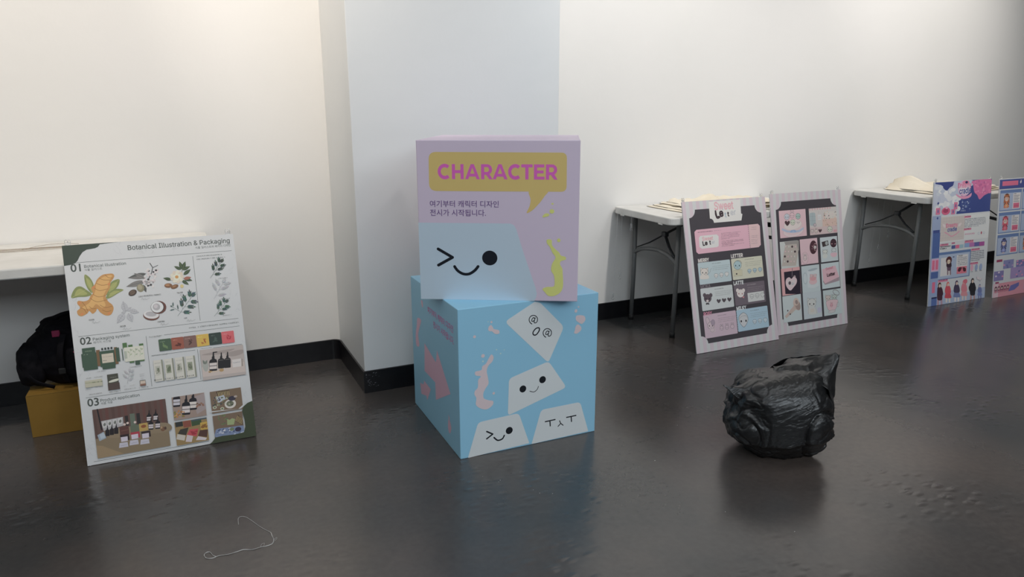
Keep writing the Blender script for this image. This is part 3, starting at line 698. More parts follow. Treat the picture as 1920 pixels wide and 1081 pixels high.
# ---- B: ticket board with character cards
tB = board('poster_board', 'dark board with striped edge and six pastel name cards below a pink ticket', 2.496, 2.914, 14.2, w_=BWB)
PXB = [(1277.8, 379.3), (1434, 369), (1460.2, 636.3), (1306.7, 664)]
WB = (184, 198, 206)
A = Art(BWB, BHH, PXB, WB, front); K5 = (1140, 340, 1620, 680, 1526, 1081); A.crop(*K5)
striped(A)
a_ = A.pt(475, 190); b_ = A.pt(998, 905)
notched(A, .040, .047, BWB - .040, BHH - .047, .045, (62, 62, 70))
A.end('printed_sheet', tB)
K6 = (1270, 350, 1470, 510, 1351, 1081); A.crop(*K6)
A.poly([(395, 195), (797, 165), (808, 345), (825, 350), (812, 432), (465, 462), (455, 430), (435, 412), (413, 408)], (196, 206, 208))
A.text('Sweet', 470, 300, 715, 282, (206, 164, 176), bold=.03, level=False, hk=1.25); A.line([(548, 262), (562, 290), (590, 292), (568, 308)], .0016, (140, 176, 200))
A.text('Le', 490, 400, 592, 372, (52, 40, 48), bold=.05, level=False, hk=1.05); A.text('t', 600, 392, 626, 390, (150, 172, 190), bold=.03); A.text('t', 634, 378, 660, 374, (52, 40, 48), bold=.05); A.text('er', 676, 366, 745, 358, (168, 180, 190), bold=.02, level=False)
A.curve([(478, 330), (485, 370), (510, 408), (545, 385), (548, 360)], .005, (66, 52, 60))
A.end('printed_logo', tB)
A.poly([(215, 578), (240, 550), (1020, 475), (1045, 500), (1058, 742), (1030, 770), (268, 856), (240, 832)], (206, 164, 184))
A.poly([(905, 486), (1012, 476), (1042, 502), (1055, 738), (1030, 768), (922, 780)], (196, 176, 182))
dots(A, (896, 492), (921, 770), 12, (60, 56, 64), .0022)
A.fake(255, 588, 446, 570, .006, (92, 60, 78)); A.fake(460, 566, 556, 556, .004, (150, 120, 140))
for k in range(5): A.fake(556, 600 + k * 18, [800, 770, 790, 785, 660][k], 590 + k * 18, .0042, (110, 76, 100))
for k in range(5): A.fake(562, 700 + k * 16, [835, 838, 700, 845, 720][k], 690 + k * 16, .0042, (84, 56, 76))
for k, y in enumerate((525, 552, 632, 652, 682, 702, 728)): A.fake(935, y, 1000 if k < 2 else 1015, y - 5, .004, (140, 124, 136))
A.poly([(272, 655), (288, 628), (498, 608), (522, 632), (524, 752), (505, 768), (312, 790), (280, 768)], (194, 204, 208))
A.text('Sweet', 315, 690, 455, 676, (206, 160, 172), bold=.03, level=False, hk=1.1); A.text('Le', 322, 752, 386, 738, (50, 40, 46), bold=.05, level=False); A.text('t', 405, 736, 428, 734, (50, 40, 46), bold=.04); A.text('er', 436, 728, 478, 722, (168, 178, 190), bold=.02, level=False)
A.end('printed_ticket', tB)
K6b = (1280, 470, 1470, 670, 1027, 1081); A.crop(*K6b)
cards = [('MERRY', 150, 128, 498, 308, (164, 190, 200), (198, 204, 206), (156, 122), (268, 112), 'a'),
         ('LETTER', 488, 88, 822, 262, (182, 192, 178), (198, 204, 206), (490, 78), (612, 72), 'b'),
         ('MOKA', 176, 388, 522, 568, (178, 194, 200), (110, 110, 120), (180, 388), (284, 376), 'c'),
         ('LATTE', 512, 345, 845, 518, (100, 96, 108), (214, 216, 220), (516, 352), (618, 342), 'd'),
         ('ROSY', 205, 655, 558, 838, (180, 168, 186), (190, 130, 158), (212, 662), (298, 652), 'e'),
         ('MILKY', 540, 606, 876, 772, (150, 186, 208), (214, 218, 222), (545, 606), (645, 598), 'f')]
for nm, x0, y0, x1, y1, c, tc_, t0, t1_, kd in cards:
    A.rect(x0, y0, x1, y1, c, r=.006)
    X = x0 + (x1 - x0) * .42
    A.fake(X, y0 + 10, X + 90, y0, .0055, tuple(int(v * .55) for v in c) if kd != 'd' else (170, 170, 176))
    for k in range(3): A.fake(X + 4, y0 + 38 + k * 18, x1 - 22 - k * 10, y0 + 18 + k * 18, .0035, tuple(int(v * .68) for v in c) if kd != 'd' else (150, 148, 156))
    A.text(nm, *t0, *t1_, tc_, bold=.04, hk=1.15)
    hx, hy = x0 + 72, y0 + 108
    if kd == 'd': A.rect(655, 432, 828, 500, (182, 194, 198))
    sm = {'a': (188, 200, 204), 'b': (150, 180, 194), 'c': (74, 70, 78), 'd': (182, 194, 198), 'e': (184, 174, 190), 'f': (172, 196, 212)}[kd]
    for k in range(3): head(A, x0 + 188 + k * 54, y1 - (52 if kd != 'c' else 56) - k * 8, 21, sm, 'heart' if kd == 'c' else ('long' if kd == 'e' else 'drop'), eyes=(k < 2 and kd != 'c'), lw=.0012)
    if kd == 'a': head(A, 218, 222, 42, (194, 198, 196), 'cat'); A.blob([(185, 250), (250, 245), (262, 285), (180, 290)], (194, 198, 196)); A.ring(235, 240, 14, 8, .001, (80, 80, 86)); A.curve([(250, 250), (275, 220), (285, 190), (292, 180)], .0012, (90, 90, 96))
    if kd == 'b': head(A, 555, 150, 44, (150, 184, 194), 'none', eyec=(30, 60, 72)); A.curve([(515, 140), (540, 108), (580, 105), (600, 135)], .002, (90, 100, 100)); A.poly([(512, 205), (602, 195), (605, 255), (518, 262)], (180, 186, 164)); A.line([(512, 205), (602, 195), (605, 255), (518, 262)], .001, (110, 116, 100), closed=True); A.ell(546, 238, 9, 7, (60, 56, 62))
    if kd == 'c': head(A, 252, 485, 42, (84, 78, 88), 'round', (70, 64, 74), eyec=(24, 22, 30)); A.ell(250, 512, 14, 12, (190, 192, 196)); A.blob([(235, 535), (262, 532), (268, 548), (250, 545), (238, 550)], (50, 46, 54))
    if kd == 'd': head(A, 585, 435, 40, (206, 202, 204), 'round', (180, 176, 182), eyec=(140, 70, 80)); A.poly([(600, 470), (625, 465), (618, 485)], (190, 130, 140))
    if kd == 'e': A.ell(255, 720, 20, 42, (184, 174, 188), 15); A.ring(255, 720, 20, 42, .0012, (70, 66, 76), 15); head(A, 285, 760, 38, (186, 178, 190), 'none'); A.ell(305, 730, 22, 26, (150, 142, 162)); A.ring(305, 730, 22, 26, .001, (70, 66, 76)); A.blob([(275, 790), (320, 785), (330, 822), (282, 825)], (186, 178, 190)); A.ring(300, 806, 24, 18, .001, (90, 86, 96))
    if kd == 'f': A.blob([(568, 700), (575, 660), (612, 630), (650, 655), (660, 700), (645, 745), (620, 775), (590, 750)], (178, 190, 198)); A.curve([(568, 700), (575, 660), (612, 630), (650, 655), (660, 700), (645, 745), (620, 775), (590, 750)], .0018, (50, 54, 64), True); A.ell(592, 717, 8, 10, (34, 34, 42)); A.ell(640, 712, 8, 10, (34, 34, 42)); A.curve([(575, 690), (600, 665), (640, 662), (656, 685)], .0012, (90, 96, 104))
for p_, q_ in (((484, 92), (497, 300)), ((512, 350), (524, 556)), ((540, 610), (558, 820))): dots(A, p_, q_, 10, (60, 58, 66), .002)
A.end('printed_cards', tB)
clip(tB, .012, BHH); clip(tB, BWB - .025, BHH)

# ---- C: board with a grid of product pictures
tC = board('poster_board', 'dark board with striped edge and a grid of eleven pastel product pictures', 3.150, 2.968, 11.4, w_=BWC)
PXC = [(1441.0, 362.4), (1579.7, 353.2), (1591, 606.7), (1460.8, 629.4)]
A = Art(BWC, BHH, PXC, WB, front)
striped(A); notched(A, .040, .047, BWC - .045, BHH - .05, .045, (62, 62, 70)); A.end('printed_sheet', tC)
K7 = (1440, 350, 1600, 480, 1330, 1081); A.crop(*K7)
# cake picture
A.rect(158, 378, 617, 775, (206, 176, 188))
A.ell(400, 700, 190, 80, (202, 190, 198), 4); A.ring(400, 700, 190, 80, .001, (150, 140, 150), 4); A.ell(395, 640, 170, 110, (196, 184, 192), 4); A.ell(390, 600, 165, 70, (206, 198, 200), 4); A.ring(390, 600, 165, 70, .0008, (160, 150, 158), 4)
A.poly([(215, 655), (300, 690), (400, 698), (500, 680), (565, 640), (565, 670), (500, 715), (400, 732), (290, 722), (215, 690)], (156, 178, 206)); A.ell(370, 705, 30, 14, (132, 166, 206), 20); A.ell(420, 700, 30, 14, (132, 166, 206), -20)
head(A, 292, 472, 48, (176, 190, 206), 'none'); head(A, 375, 448, 42, (210, 180, 192), 'long'); head(A, 472, 462, 46, (150, 182, 180), 'none'); head(A, 300, 575, 42, (72, 52, 58), 'heart', eyes=False); head(A, 388, 560, 44, (180, 196, 184), 'none'); head(A, 475, 560, 34, (190, 188, 192), 'heart')
A.end('printed_picture', tC)
A.rect(645, 340, 1108, 722, (182, 186, 188))
for k in range(9): A.rmm(*[v for v in (lambda q: (q.x + k * .0215, q.y - .012, q.x + k * .0215 + .011, q.y))(A.pt(650, 340))], (186, 158, 166))
A.rect(655, 410, 762, 610, (150, 172, 180), r=.012); A.line([(708, 400), (712, 615)], .001, (120, 140, 150)); A.line([(655, 470), (760, 462)], .001, (120, 140, 150)); A.line([(658, 540), (762, 532)], .001, (120, 140, 150))
A.rect(790, 440, 850, 520, (186, 200, 206)); A.line([(805, 420), (800, 385), (820, 400)], .001, (120, 130, 140))
for k in range(3): A.fake(798, 470 + k * 18, 840, 466 + k * 18, .003, (180, 140, 150))
A.rect(885, 395, 1100, 510, (190, 194, 192)); A.rect(865, 510, 1104, 640, (192, 176, 168)); A.rect(662, 650, 1106, 726, (186, 176, 180))
for _ in range(34): A.ell(random.uniform(885, 1090), random.uniform(385, 500), random.uniform(5, 12), random.uniform(5, 10), random.choice([(160, 170, 176), (110, 104, 110), (196, 180, 184), (170, 190, 180), (196, 170, 150)]), 0, 8)
for _ in range(26): A.ell(random.uniform(870, 1100), random.uniform(520, 620), random.uniform(5, 12), random.uniform(5, 9), random.choice([(180, 160, 146), (200, 186, 178), (206, 170, 176), (160, 146, 136)]), 0, 8)
head(A, 985, 672, 46, (182, 196, 186), 'none'); head(A, 828, 695, 28, (74, 56, 64), 'heart', eyes=False); head(A, 700, 705, 26, (190, 186, 188), 'round'); head(A, 765, 705, 26, (196, 192, 190), 'long'); head(A, 745, 605, 26, (180, 176, 186), 'none'); A.rect(1045, 680, 1100, 712, (190, 150, 160))
A.end('printed_picture', tC)
# small cells
def cell(q, c): A.rect(*q, c)
cell((178, 878, 492, 1280), (176, 190, 192)); A.poly([(250, 875), (486, 850), (492, 1010), (300, 980)], (140, 142, 142)); 
A.poly([(265, 925), (450, 905), (480, 1020), (440, 1250), (215, 1260)], (168, 168, 164))
for i in range(4):
    for j in range(4): head(A, 275 + j * 52 - i * 6, 950 + i * 78, 17, [(194, 188, 190), (188, 196, 194), (70, 56, 62), (196, 180, 186)][(i * 3 + j) % 4], 'none', lw=.0006)
A.end('printed_picture', tC)
cell((498, 838, 800, 1205), (204, 178, 190)); A.ell(718, 960, 68, 92, (70, 44, 54), -8); 
for _ in range(16): A.ell(random.uniform(672, 762), random.uniform(890, 1030), 7, 7, (160, 130, 140), 0, 8)
head(A, 745, 960, 26, (196, 196, 200), 'none'); A.ell(585, 1130, 60, 78, (206, 182, 192)); A.ring(585, 1130, 60, 78, .001, (130, 100, 114)); head(A, 585, 1130, 34, (206, 190, 196), 'long')
A.end('printed_picture', tC)
cell((822, 808, 1115, 1165), (176, 196, 204)); A.poly([(850, 878), (952, 850), (965, 925), (868, 958)], (62, 56, 60)); A.ell(930, 895, 26, 26, (150, 166, 170)); A.ell(1040, 893, 60, 58, (62, 40, 52)); A.ell(1015, 905, 12, 6, (186, 156, 166)); A.ell(1068, 905, 12, 6, (186, 156, 166)); head(A, 905, 1045, 44, (186, 200, 200), 'cat'); A.blob([(870, 1080), (940, 1075), (930, 1130), (880, 1132)], (186, 200, 200)); head(A, 1045, 1020, 40, (180, 196, 204), 'cat'); A.blob([(995, 1055), (1090, 1045), (1085, 1095), (1045, 1115), (1005, 1100)], (206, 174, 188))
A.end('printed_picture', tC)
K8 = (1440, 470, 1600, 640, 1017, 1081); A.crop(*K8)
cell((153, 233, 400, 520), (206, 158, 164)); A.poly([(190, 270), (382, 245), (398, 528), (210, 530)], (42, 36, 52)); A.line([(292, 225), (290, 320)], .004, (120, 110, 120)); A.ell(320, 325, 16, 14, (160, 150, 156))
A.blob([(282, 350), (310, 325), (345, 350), (345, 400), (310, 450), (270, 488), (228, 450), (212, 395), (222, 350), (255, 332)], (206, 186, 196)); A.blob([(282, 370), (310, 350), (330, 370), (322, 410), (280, 450), (240, 415), (232, 375), (255, 355)], (192, 192, 198)); A.ell(262, 400, 18, 18, (84, 76, 86)); head(A, 298, 408, 14, (180, 190, 200), 'none', lw=.0006)
A.end('printed_picture', tC)
cell((400, 202, 636, 490), (174, 196, 204)); A.ell(450, 345, 34, 62, (160, 182, 192)); A.ell(450, 345, 24, 50, (178, 198, 206)); A.poly([(472, 250), (610, 235), (615, 430), (560, 458), (480, 455)], (184, 202, 210)); A.ell(540, 240, 66, 12, (150, 170, 182), 5); A.ell(545, 380, 54, 30, (206, 176, 184)); A.ell(545, 340, 48, 28, (208, 156, 164)); head(A, 525, 315, 20, (210, 180, 186), 'cat', lw=.0007); head(A, 570, 312, 20, (206, 186, 192), 'cat', lw=.0007); A.ring(545, 385, 54, 28, .0008, (190, 140, 150))
A.end('printed_picture', tC)
cell((640, 172, 872, 440), (176, 198, 206)); A.poly([(665, 385), (690, 420), (862, 370), (862, 320), (668, 370)], (150, 140, 152)); A.poly([(656, 235), (815, 190), (862, 325), (690, 405), (668, 370)], (204, 170, 184)); A.text('Sweet', 700, 250, 790, 225, (180, 120, 140), bold=.03, level=False); A.text('Letter', 715, 325, 815, 300, (50, 38, 46), bold=.05, level=False)
for _ in range(10): A.ell(random.uniform(690, 840), random.uniform(240, 360), 5, 4, (190, 140, 156), 0, 8)
A.end('printed_picture', tC)
cell((172, 560, 415, 830), (176, 196, 202)); A.poly([(205, 790), (320, 660), (350, 700), (225, 815)], (176, 172, 166)); A.ell(345, 650, 40, 62, (180, 168, 160), 20); A.ell(360, 660, 34, 55, (150, 138, 134), 20); A.ell(340, 620, 36, 40, (186, 176, 168), 20); A.ell(345, 625, 18, 24, (140, 130, 128), 20); A.ell(240, 725, 9, 8, (70, 60, 66)); A.ell(270, 765, 9, 8, (70, 60, 66))
for k in range(6): A.ell(235 + k * 16, 780 - k * 20, 7, 6, (190, 160, 160), 0, 8)
A.end('printed_picture', tC)
cell((418, 522, 655, 792), (172, 192, 202)); head(A, 528, 640, 58, (184, 196, 198), 'cat', lw=.0013); A.blob([(490, 690), (570, 685), (590, 755), (490, 762)], (184, 196, 198)); A.line([(490, 690), (488, 762)], .0012, (100, 100, 108)); A.line([(575, 688), (592, 755)], .0012, (100, 100, 108)); A.rect(510, 705, 560, 738, (186, 190, 186)); A.ell(620, 715, 30, 28, (170, 180, 206))
A.end('printed_picture', tC)
cell((662, 490, 893, 752), (172, 194, 200)); A.ring(822, 510, 46, 24, .004, (120, 122, 128), -25); head(A, 725, 580, 36, (186, 186, 184), 'cat', lw=.0013); head(A, 800, 570, 34, (166, 186, 184), 'cat', lw=.0013)
A.blob([(710, 610), (835, 595), (832, 660), (805, 712), (740, 722), (712, 680)], (206, 180, 190)); A.curve([(710, 610), (835, 595), (832, 660), (805, 712), (740, 722), (712, 680)], .0013, (100, 92, 100), True); A.ring(842, 650, 16, 24, .002, (150, 140, 148)); A.ell(770, 732, 50, 14, (184, 190, 196), 4); A.ring(770, 732, 50, 14, .0012, (120, 120, 128), 4); head(A, 765, 660, 20, (196, 156, 170), 'long', lw=.0006)
A.end('printed_picture', tC)
clip(tC, .02, BHH); clip(tC, BWC - .02, BHH)

# ---- D and E: blue and pink game-art boards at the far right
WD = (168, 186, 206)
tD = board('poster_board', 'blue and pink board with cloud banner and six drawn figures along its foot', 4.553, 3.008, 5.6, -1.2)
PXD = [(1754.3, 339.4), (1860.9, 335), (1847, 558.1), (1739.6, 574.8)]
A = Art(BW, BHH, PXD, WD, front)
A.mm([(0, 0), (BW, 0), (BW, BHH), (0, BHH)], (168, 186, 206))
K9 = (1730, 320, 1920, 460, 1467, 1081); KA = (1730, 440, 1920, 590, 1369, 1081); A.crop(*K9)
YB = A.pt(480, 612).y
A.rmm(0, YB, .30, BHH, (156, 176, 208)); A.rmm(.24, YB, BW, BHH, (48, 68, 138))
A.end('printed_sheet', tD)
A.poly([(205, 155), (480, 143), (455, 205), (410, 230), (365, 280), (330, 250), (290, 190), (205, 175)], (46, 62, 132))
A.blob([(490, 135), (720, 128), (740, 200), (640, 240), (560, 330), (530, 450), (500, 600), (420, 600), (460, 440), (470, 250)], (150, 172, 208))
for _ in range(34): A.ell(random.uniform(215, 560), random.uniform(250, 560), random.uniform(22, 50), random.uniform(18, 34), random.choice([(176, 194, 216), (150, 172, 206), (186, 200, 220), (162, 184, 212)]), 0, 12)
for _ in range(8): A.ell(random.uniform(215, 300), random.uniform(195, 240), 26, 18, (168, 188, 214), 0, 12)
A.blob([(740, 140), (1005, 122), (1005, 290), (960, 320), (900, 350), (835, 405), (800, 340), (760, 300), (745, 200)], (172, 96, 156))
for _ in range(40): A.ell(random.uniform(760, 995), random.uniform(140, 320), random.uniform(8, 20), random.uniform(8, 16), random.choice([(186, 106, 164), (158, 86, 148), (196, 124, 176), (170, 100, 166)]), 0, 9)
for _ in range(22): x = random.uniform(560, 720); y = random.uniform(370, 560); A.rect(x, y, x + random.uniform(8, 26), y + random.uniform(8, 40), random.choice([(70, 96, 160), (60, 86, 150), (110, 136, 186), (56, 78, 146)]))
for q in ((590, 440), (660, 435), (600, 490), (675, 455), (595, 530)): A.ell(*q, 12, 8, (130, 154, 198))
A.ell(620, 240, 110, 90, (178, 158, 200)); A.ell(620, 235, 98, 30, (200, 186, 214)); A.ell(630, 290, 92, 26, (190, 190, 218)); A.text('Dreamy', 525, 240, 720, 222, (200, 110, 160), bold=.03, level=False, hk=1.2); A.text('cradle', 545, 322, 715, 305, (52, 76, 150), bold=.03, level=False, hk=1.2)
A.ell(640, 160, 60, 22, (196, 116, 160)); A.ell(650, 158, 24, 14, (50, 50, 100)); A.blob([(500, 320), (560, 350), (660, 350), (720, 310), (700, 370), (600, 395), (520, 360)], (196, 130, 176)); A.fake(560, 575, 640, 570, .010, (140, 160, 200))
A.ell(350, 565, 74, 44, (176, 84, 130)); A.ell(348, 560, 46, 24, (140, 56, 100)); A.ell(362, 516, 22, 16, (196, 150, 190))
for q in ((210, 520, 266, 612), (430, 540, 480, 610), (470, 440, 515, 540)): A.rect(*q, (176, 104, 150)); A.ell((q[0] + q[2]) / 2, (q[1] + q[3]) / 2, 12, 20, (96, 96, 160))
A.end('printed_banner', tD)
# logo grid box and text
A.rect(245, 655, 962, 960, (176, 194, 212)); A.rect(272, 655, 605, 975, (166, 172, 184))
for k in range(9):
    p = A.pt(285 + k * 38, 650 - k * 2); q = A.pt(285 + k * 38, 985); A.line([(p.x, A.pt(272, 655).y), (p.x, A.pt(272, 975).y)], .0008, (146, 152, 168), metric=True)
for k in range(8):
    p = A.pt(272, 680 + k * 40); A.line([(A.pt(272, 655).x, p.y), (A.pt(605, 655).x, p.y)], .0008, (146, 152, 168), metric=True)
A.text('Dreamy', 350, 805, 520, 785, (196, 106, 152), bold=.03, level=False, hk=1.1); A.text('cradle', 368, 862, 505, 848, (54, 78, 156), bold=.03, level=False, hk=1.1); A.curve([(330, 870), (380, 900), (430, 930), (490, 900), (540, 860)], .006, (196, 130, 170)); A.leaf(345, 800, 300, 750, .25, (188, 186, 204)); A.leaf(525, 785, 580, 735, .25, (188, 186, 204))
for q in ((620, 660, 705), (612, 838, 708), (625, 1020, 738)): A.rect(q[0] - 5, q[1] - 18, q[2] + 5, q[1] + 2, (188, 120, 160)); A.fake(q[0], q[1], q[2], q[1] - 6, .013, (110, 44, 84))
for k in range(6): A.fake(615, 695 + k * 22, 920 if k < 5 else 815, 675 + k * 22, .0075, (72, 84, 118))
A.fake(620, 915, 760, 905, .013, (176, 110, 160)); A.ell(858, 885, 12, 16, (150, 80, 110)); A.ring(820, 892, 14, 12, .002, (130, 150, 190)); A.ring(895, 885, 12, 12, .002, (130, 150, 190))
A.end('printed_logo', tD)
A.crop(*KA)
for q in ((248, 128, 352), (405, 106, 442), (582, 84, 690), (668, 196, 775), (655, 386, 750), (216, 620, 340)): A.rect(q[0] - 4, q[1] - 18, q[2] + 4, q[1] - 2, (188, 120, 160)); A.fake(q[0], q[1], q[2], q[1] - 10, .012, (112, 44, 84))
for k in range(2): A.fake(245, 156 + k * 26, 385 - k * 55, 146 + k * 26, .010, (44, 44, 66))
for k, c in enumerate([(66, 86, 150), (186, 96, 142), (126, 168, 196)]): A.rect(400 + k * 55, 128 - k * 5, 448 + k * 55, 170 - k * 5, c)
for k, c in enumerate([(112, 150, 204), (150, 100, 172), (84, 88, 160), (140, 72, 152)]): A.rect(576 + k * 66, 100 - k * 5, 642 + k * 66, 150 - k * 5, c)
A.rect(215, 228, 638, 548, (76, 110, 168)); A.rect(226, 262, 628, 540, (138, 164, 204)); A.rect(256, 300, 380, 535, (176, 190, 208)); A.rect(470, 262, 612, 410, (176, 190, 208)); A.rect(470, 425, 598, 505, (196, 104, 132))
for k in range(5): A.fake(480, 308 + k * 24, 605, 300 + k * 24, .008, (70, 80, 110))
A.fake(488, 284, 548, 278, .012, (50, 50, 70)); A.leaf(480, 480, 540, 430, .3, (70, 36, 52)); A.leaf(590, 480, 545, 430, .3, (70, 36, 52))
def figure(A, x, y, s, hair, top, bot, legs=(120, 110, 130), skirt=False):
    """small standing figure: x,y feet, s height in crop px"""
    for sg in (-1, 1): A.line([(x + sg * .07 * s, y - .38 * s), (x + sg * .08 * s, y)], .0085 * s / 300 * 2.2, legs)
    if skirt: A.blob([(x - .06 * s, y - .58 * s), (x + .06 * s, y - .58 * s), (x + .16 * s, y - .3 * s), (x + .15 * s, y - .18 * s), (x - .15 * s, y - .18 * s), (x - .16 * s, y - .3 * s)], bot, 4)
    else: A.blob([(x - .1 * s, y - .5 * s), (x + .1 * s, y - .5 * s), (x + .11 * s, y - .25 * s), (x, y - .2 * s), (x - .11 * s, y - .25 * s)], bot, 4)
    A.blob([(x - .08 * s, y - .82 * s), (x + .08 * s, y - .82 * s), (x + .15 * s, y - .6 * s), (x + .12 * s, y - .42 * s), (x - .12 * s, y - .42 * s), (x - .15 * s, y - .6 * s)], top, 4)
    A.ell(x, y - .91 * s, .085 * s, .1 * s, hair); A.ell(x + .01 * s, y - .88 * s, .055 * s, .065 * s, (196, 176, 176))
figure(A, 362, 520, 230, (72, 40, 52), (50, 36, 54), (84, 70, 96)); A.ell(362, 330, 48, 42, (74, 42, 52)); A.ell(360, 350, 28, 24, (200, 180, 172)); A.line([(345, 352), (349, 356)], .004, (60, 40, 60)); A.line([(372, 350), (376, 354)], .004, (60, 40, 60)); A.ell(425, 285, 16, 6, (70, 80, 120))
for k in range(6): A.fake(655, 226 + k * 24, 835 - (k == 5) * 60, 214 + k * 24, .0075, (76, 88, 120))
for k, c in enumerate([(196, 150, 184), (120, 148, 198), (122, 150, 200)]): A.ell(672 + k * 60, 438 - k * 6, 24, 36, c); A.fake(655 + k * 60, 500 - k * 8, 685 + k * 60, 497 - k * 8, .008, (50, 50, 70))
A.end('printed_profile', tD)
A.blob([(170, 760), (220, 720), (300, 780), (420, 740), (520, 800), (640, 760), (760, 730), (850, 710), (850, 860), (500, 905), (100, 960)], (138, 164, 204))
figure(A, 232, 945, 300, (70, 40, 46), (58, 34, 54), (62, 40, 60), (150, 130, 160)); figure(A, 345, 900, 265, (190, 90, 96), (176, 70, 92), (170, 66, 88), (206, 190, 196), True); figure(A, 465, 890, 272, (70, 50, 96), (60, 56, 90), (96, 118, 178), (190, 190, 206), True)
figure(A, 566, 870, 262, (196, 106, 130), (190, 116, 140), (196, 130, 150), (206, 180, 190), True); A.ell(585, 625, 30, 26, (190, 96, 124)); figure(A, 680, 880, 290, (56, 56, 66), (30, 32, 42), (36, 40, 52), (150, 130, 140)); A.blob([(630, 700), (680, 660), (725, 700), (712, 770), (650, 772)], (32, 34, 44)); figure(A, 778, 855, 185, (88, 108, 168), (92, 112, 172), (96, 122, 188), (90, 104, 160), True)
A.leaf(770, 600, 738, 560, .3, (180, 186, 206)); A.leaf(775, 600, 808, 580, .3, (180, 186, 206)); A.line([(735, 560), (742, 598), (770, 605), (780, 628), (805, 585)], .0025, (130, 140, 170))
A.end('printed_figures', tD)
# left strip
A.rmm(0, .0, .085, YB, (124, 150, 196)); A.rmm(.012, .50, .078, .52, (52, 72, 140)); A.rmm(.012, .33, .085, .50, (62, 92, 160)); A.rmm(.012, .24, .085, .325, (176, 150, 196)); A.rmm(.02, .25, .045, .315, (190, 96, 140)); A.rmm(.055, .25, .08, .315, (190, 96, 140)); A.rmm(.012, .19, .085, .235, (62, 92, 160)); A.rmm(.02, .07, .085, .18, (120, 150, 204)); A.rmm(.03, .09, .06, .165, (190, 96, 140)); A.rmm(.03, .0, .085, .055, (70, 100, 170)); A.rmm(.03, .05, .085, .06, (30, 40, 90))
for y in (.70, .60): A.mm([(.04, y), (.05, y + .01), (.06, y), (.05, y - .01)], (48, 66, 140))
A.end('printed_side_strip', tD)
clip(tD, .02, BHH); clip(tD, BW - .02, BHH)

tE = board('poster_board', 'blue framed board of boxed character portraits, cut off by the right edge', 5.182, 2.960, 5.6, 0)
e0 = Vector((5.182, 2.960, 0))
def proj(p):
    d = Vector(p) - Vector((0, 0, CAM_H)); z = d.dot(F3); return (960 + FPX * d.dot(R3) / z, 540.5 - FPX * d.dot(U3) / z)
tv = Vector((0, math.sin(R(5.6)), math.cos(R(5.6)))) * BHH
PXE = [proj(e0 + tv), proj(e0 + tv + Vector((BW, 0, 0))), proj(e0 + Vector((BW, 0, 0))), proj(e0)]
A = Art(BW, BHH, PXE, WD, front)
A.mm([(0, 0), (BW, 0), (BW, BHH), (0, BHH)], (168, 186, 206)); A.end('printed_sheet', tE)
A.rmm(0.0, BHH - .072, BW, BHH - .006, (60, 76, 148)); A.rmm(.03, BHH - .05, .21, BHH - .018, (186, 96, 140)); A.fake(0, 0, 0, 0, .01, (80, 40, 80))
A.mm([(.23, BHH - .03), (.245, BHH - .012), (.25, BHH - .03), (.24, BHH - .042)], (180, 190, 210))
def fig2(A, x, y, s, hc, cc):
    def P(L, c): A.mm([(x + s * a_, y + s * b_) for a_, b_ in L], c)
    def E(cx, cy, rx, ry, c, n=14): A.mm([(x + s * (cx + rx * math.cos(2 * math.pi * k / n)), y + s * (cy + ry * math.sin(2 * math.pi * k / n))) for k in range(n)], c)
    dark = tuple(int(v * .6) for v in hc); lite = tuple(min(220, v + 40) for v in cc)
    E(0, .74, .30, .27, dark); P([(-.28, .72), (.28, .72), (.33, .35), (.18, .42), (-.18, .42), (-.33, .35)], hc)
    P([(-.10, -.02), (-.03, -.02), (-.02, .15), (-.12, .15)], (176, 160, 170)); P([(.10, -.02), (.03, -.02), (.02, .15), (.12, .15)], (176, 160, 170))
    P([(-.12, .50), (.12, .50), (.30, .12), (.18, .06), (0, .10), (-.18, .06), (-.30, .12)], cc); P([(-.10, .30), (.10, .30), (.14, .14), (-.14, .14)], lite)
    P([(-.12, .48), (-.30, .28), (-.25, .24), (-.08, .40)], dark); P([(.12, .48), (.30, .28), (.25, .24), (.08, .40)], dark)
    E(0, .68, .20, .18, (198, 176, 180)); P([(-.22, .70), (-.14, .90), (.10, .92), (.22, .72), (.12, .78), (.02, .72), (-.08, .80)], hc)
    for sg in (-1, 1): E(sg * .08, .66, .028, .04, (60, 44, 84), 8); E(sg * .24, .90, .07, .06, lite, 8)
cc_ = [[(150, 96, 70), (176, 112, 84)], [(190, 90, 116), (176, 74, 104)], [(74, 88, 150), (92, 112, 176)]]
for c0 in range(3):
    for r0 in range(3):
        x0 = .012 + c0 * .257; y0 = BHH - .072 - .157 * (r0 + 1); W_ = .247 if c0 < 2 else .065
        A.rmm(x0, y0 + .003, x0 + W_, y0 + .150, (84, 116, 176)); A.rmm(x0 + .006, y0 + .009, x0 + W_ - .006, y0 + .128, (138, 164, 206))
        if c0 == 2: continue
        A.rmm(x0 + .150, y0 + .014, x0 + .236, y0 + .124, (182, 194, 212))
        fig2(A, x0 + .078, y0 + .016, .108, cc_[(r0 + c0) % 3][0], cc_[(r0 + c0) % 3][1]); A.rmm(x0 + .158, y0 + .018, x0 + .226, y0 + .054, (190, 100, 140))
        for k in range(4): A.mm([(x0 + .168 + k * .014, y0 + .024), (x0 + .178 + k * .014, y0 + .030), (x0 + .172 + k * .014, y0 + .046)], (160, 66, 108))
        for k in range(5): A.rmm(x0 + .158, y0 + .062 + k * .0105, x0 + .224 - .012 * (k % 2), y0 + .0650 + k * .0105, (80, 90, 120))
        A.rmm(x0 + .158, y0 + .116, x0 + .185, y0 + .120, (80, 90, 120))
A.end('printed_profiles', tE)
A.rmm(.02, .255, .085, .272, (132, 54, 96))
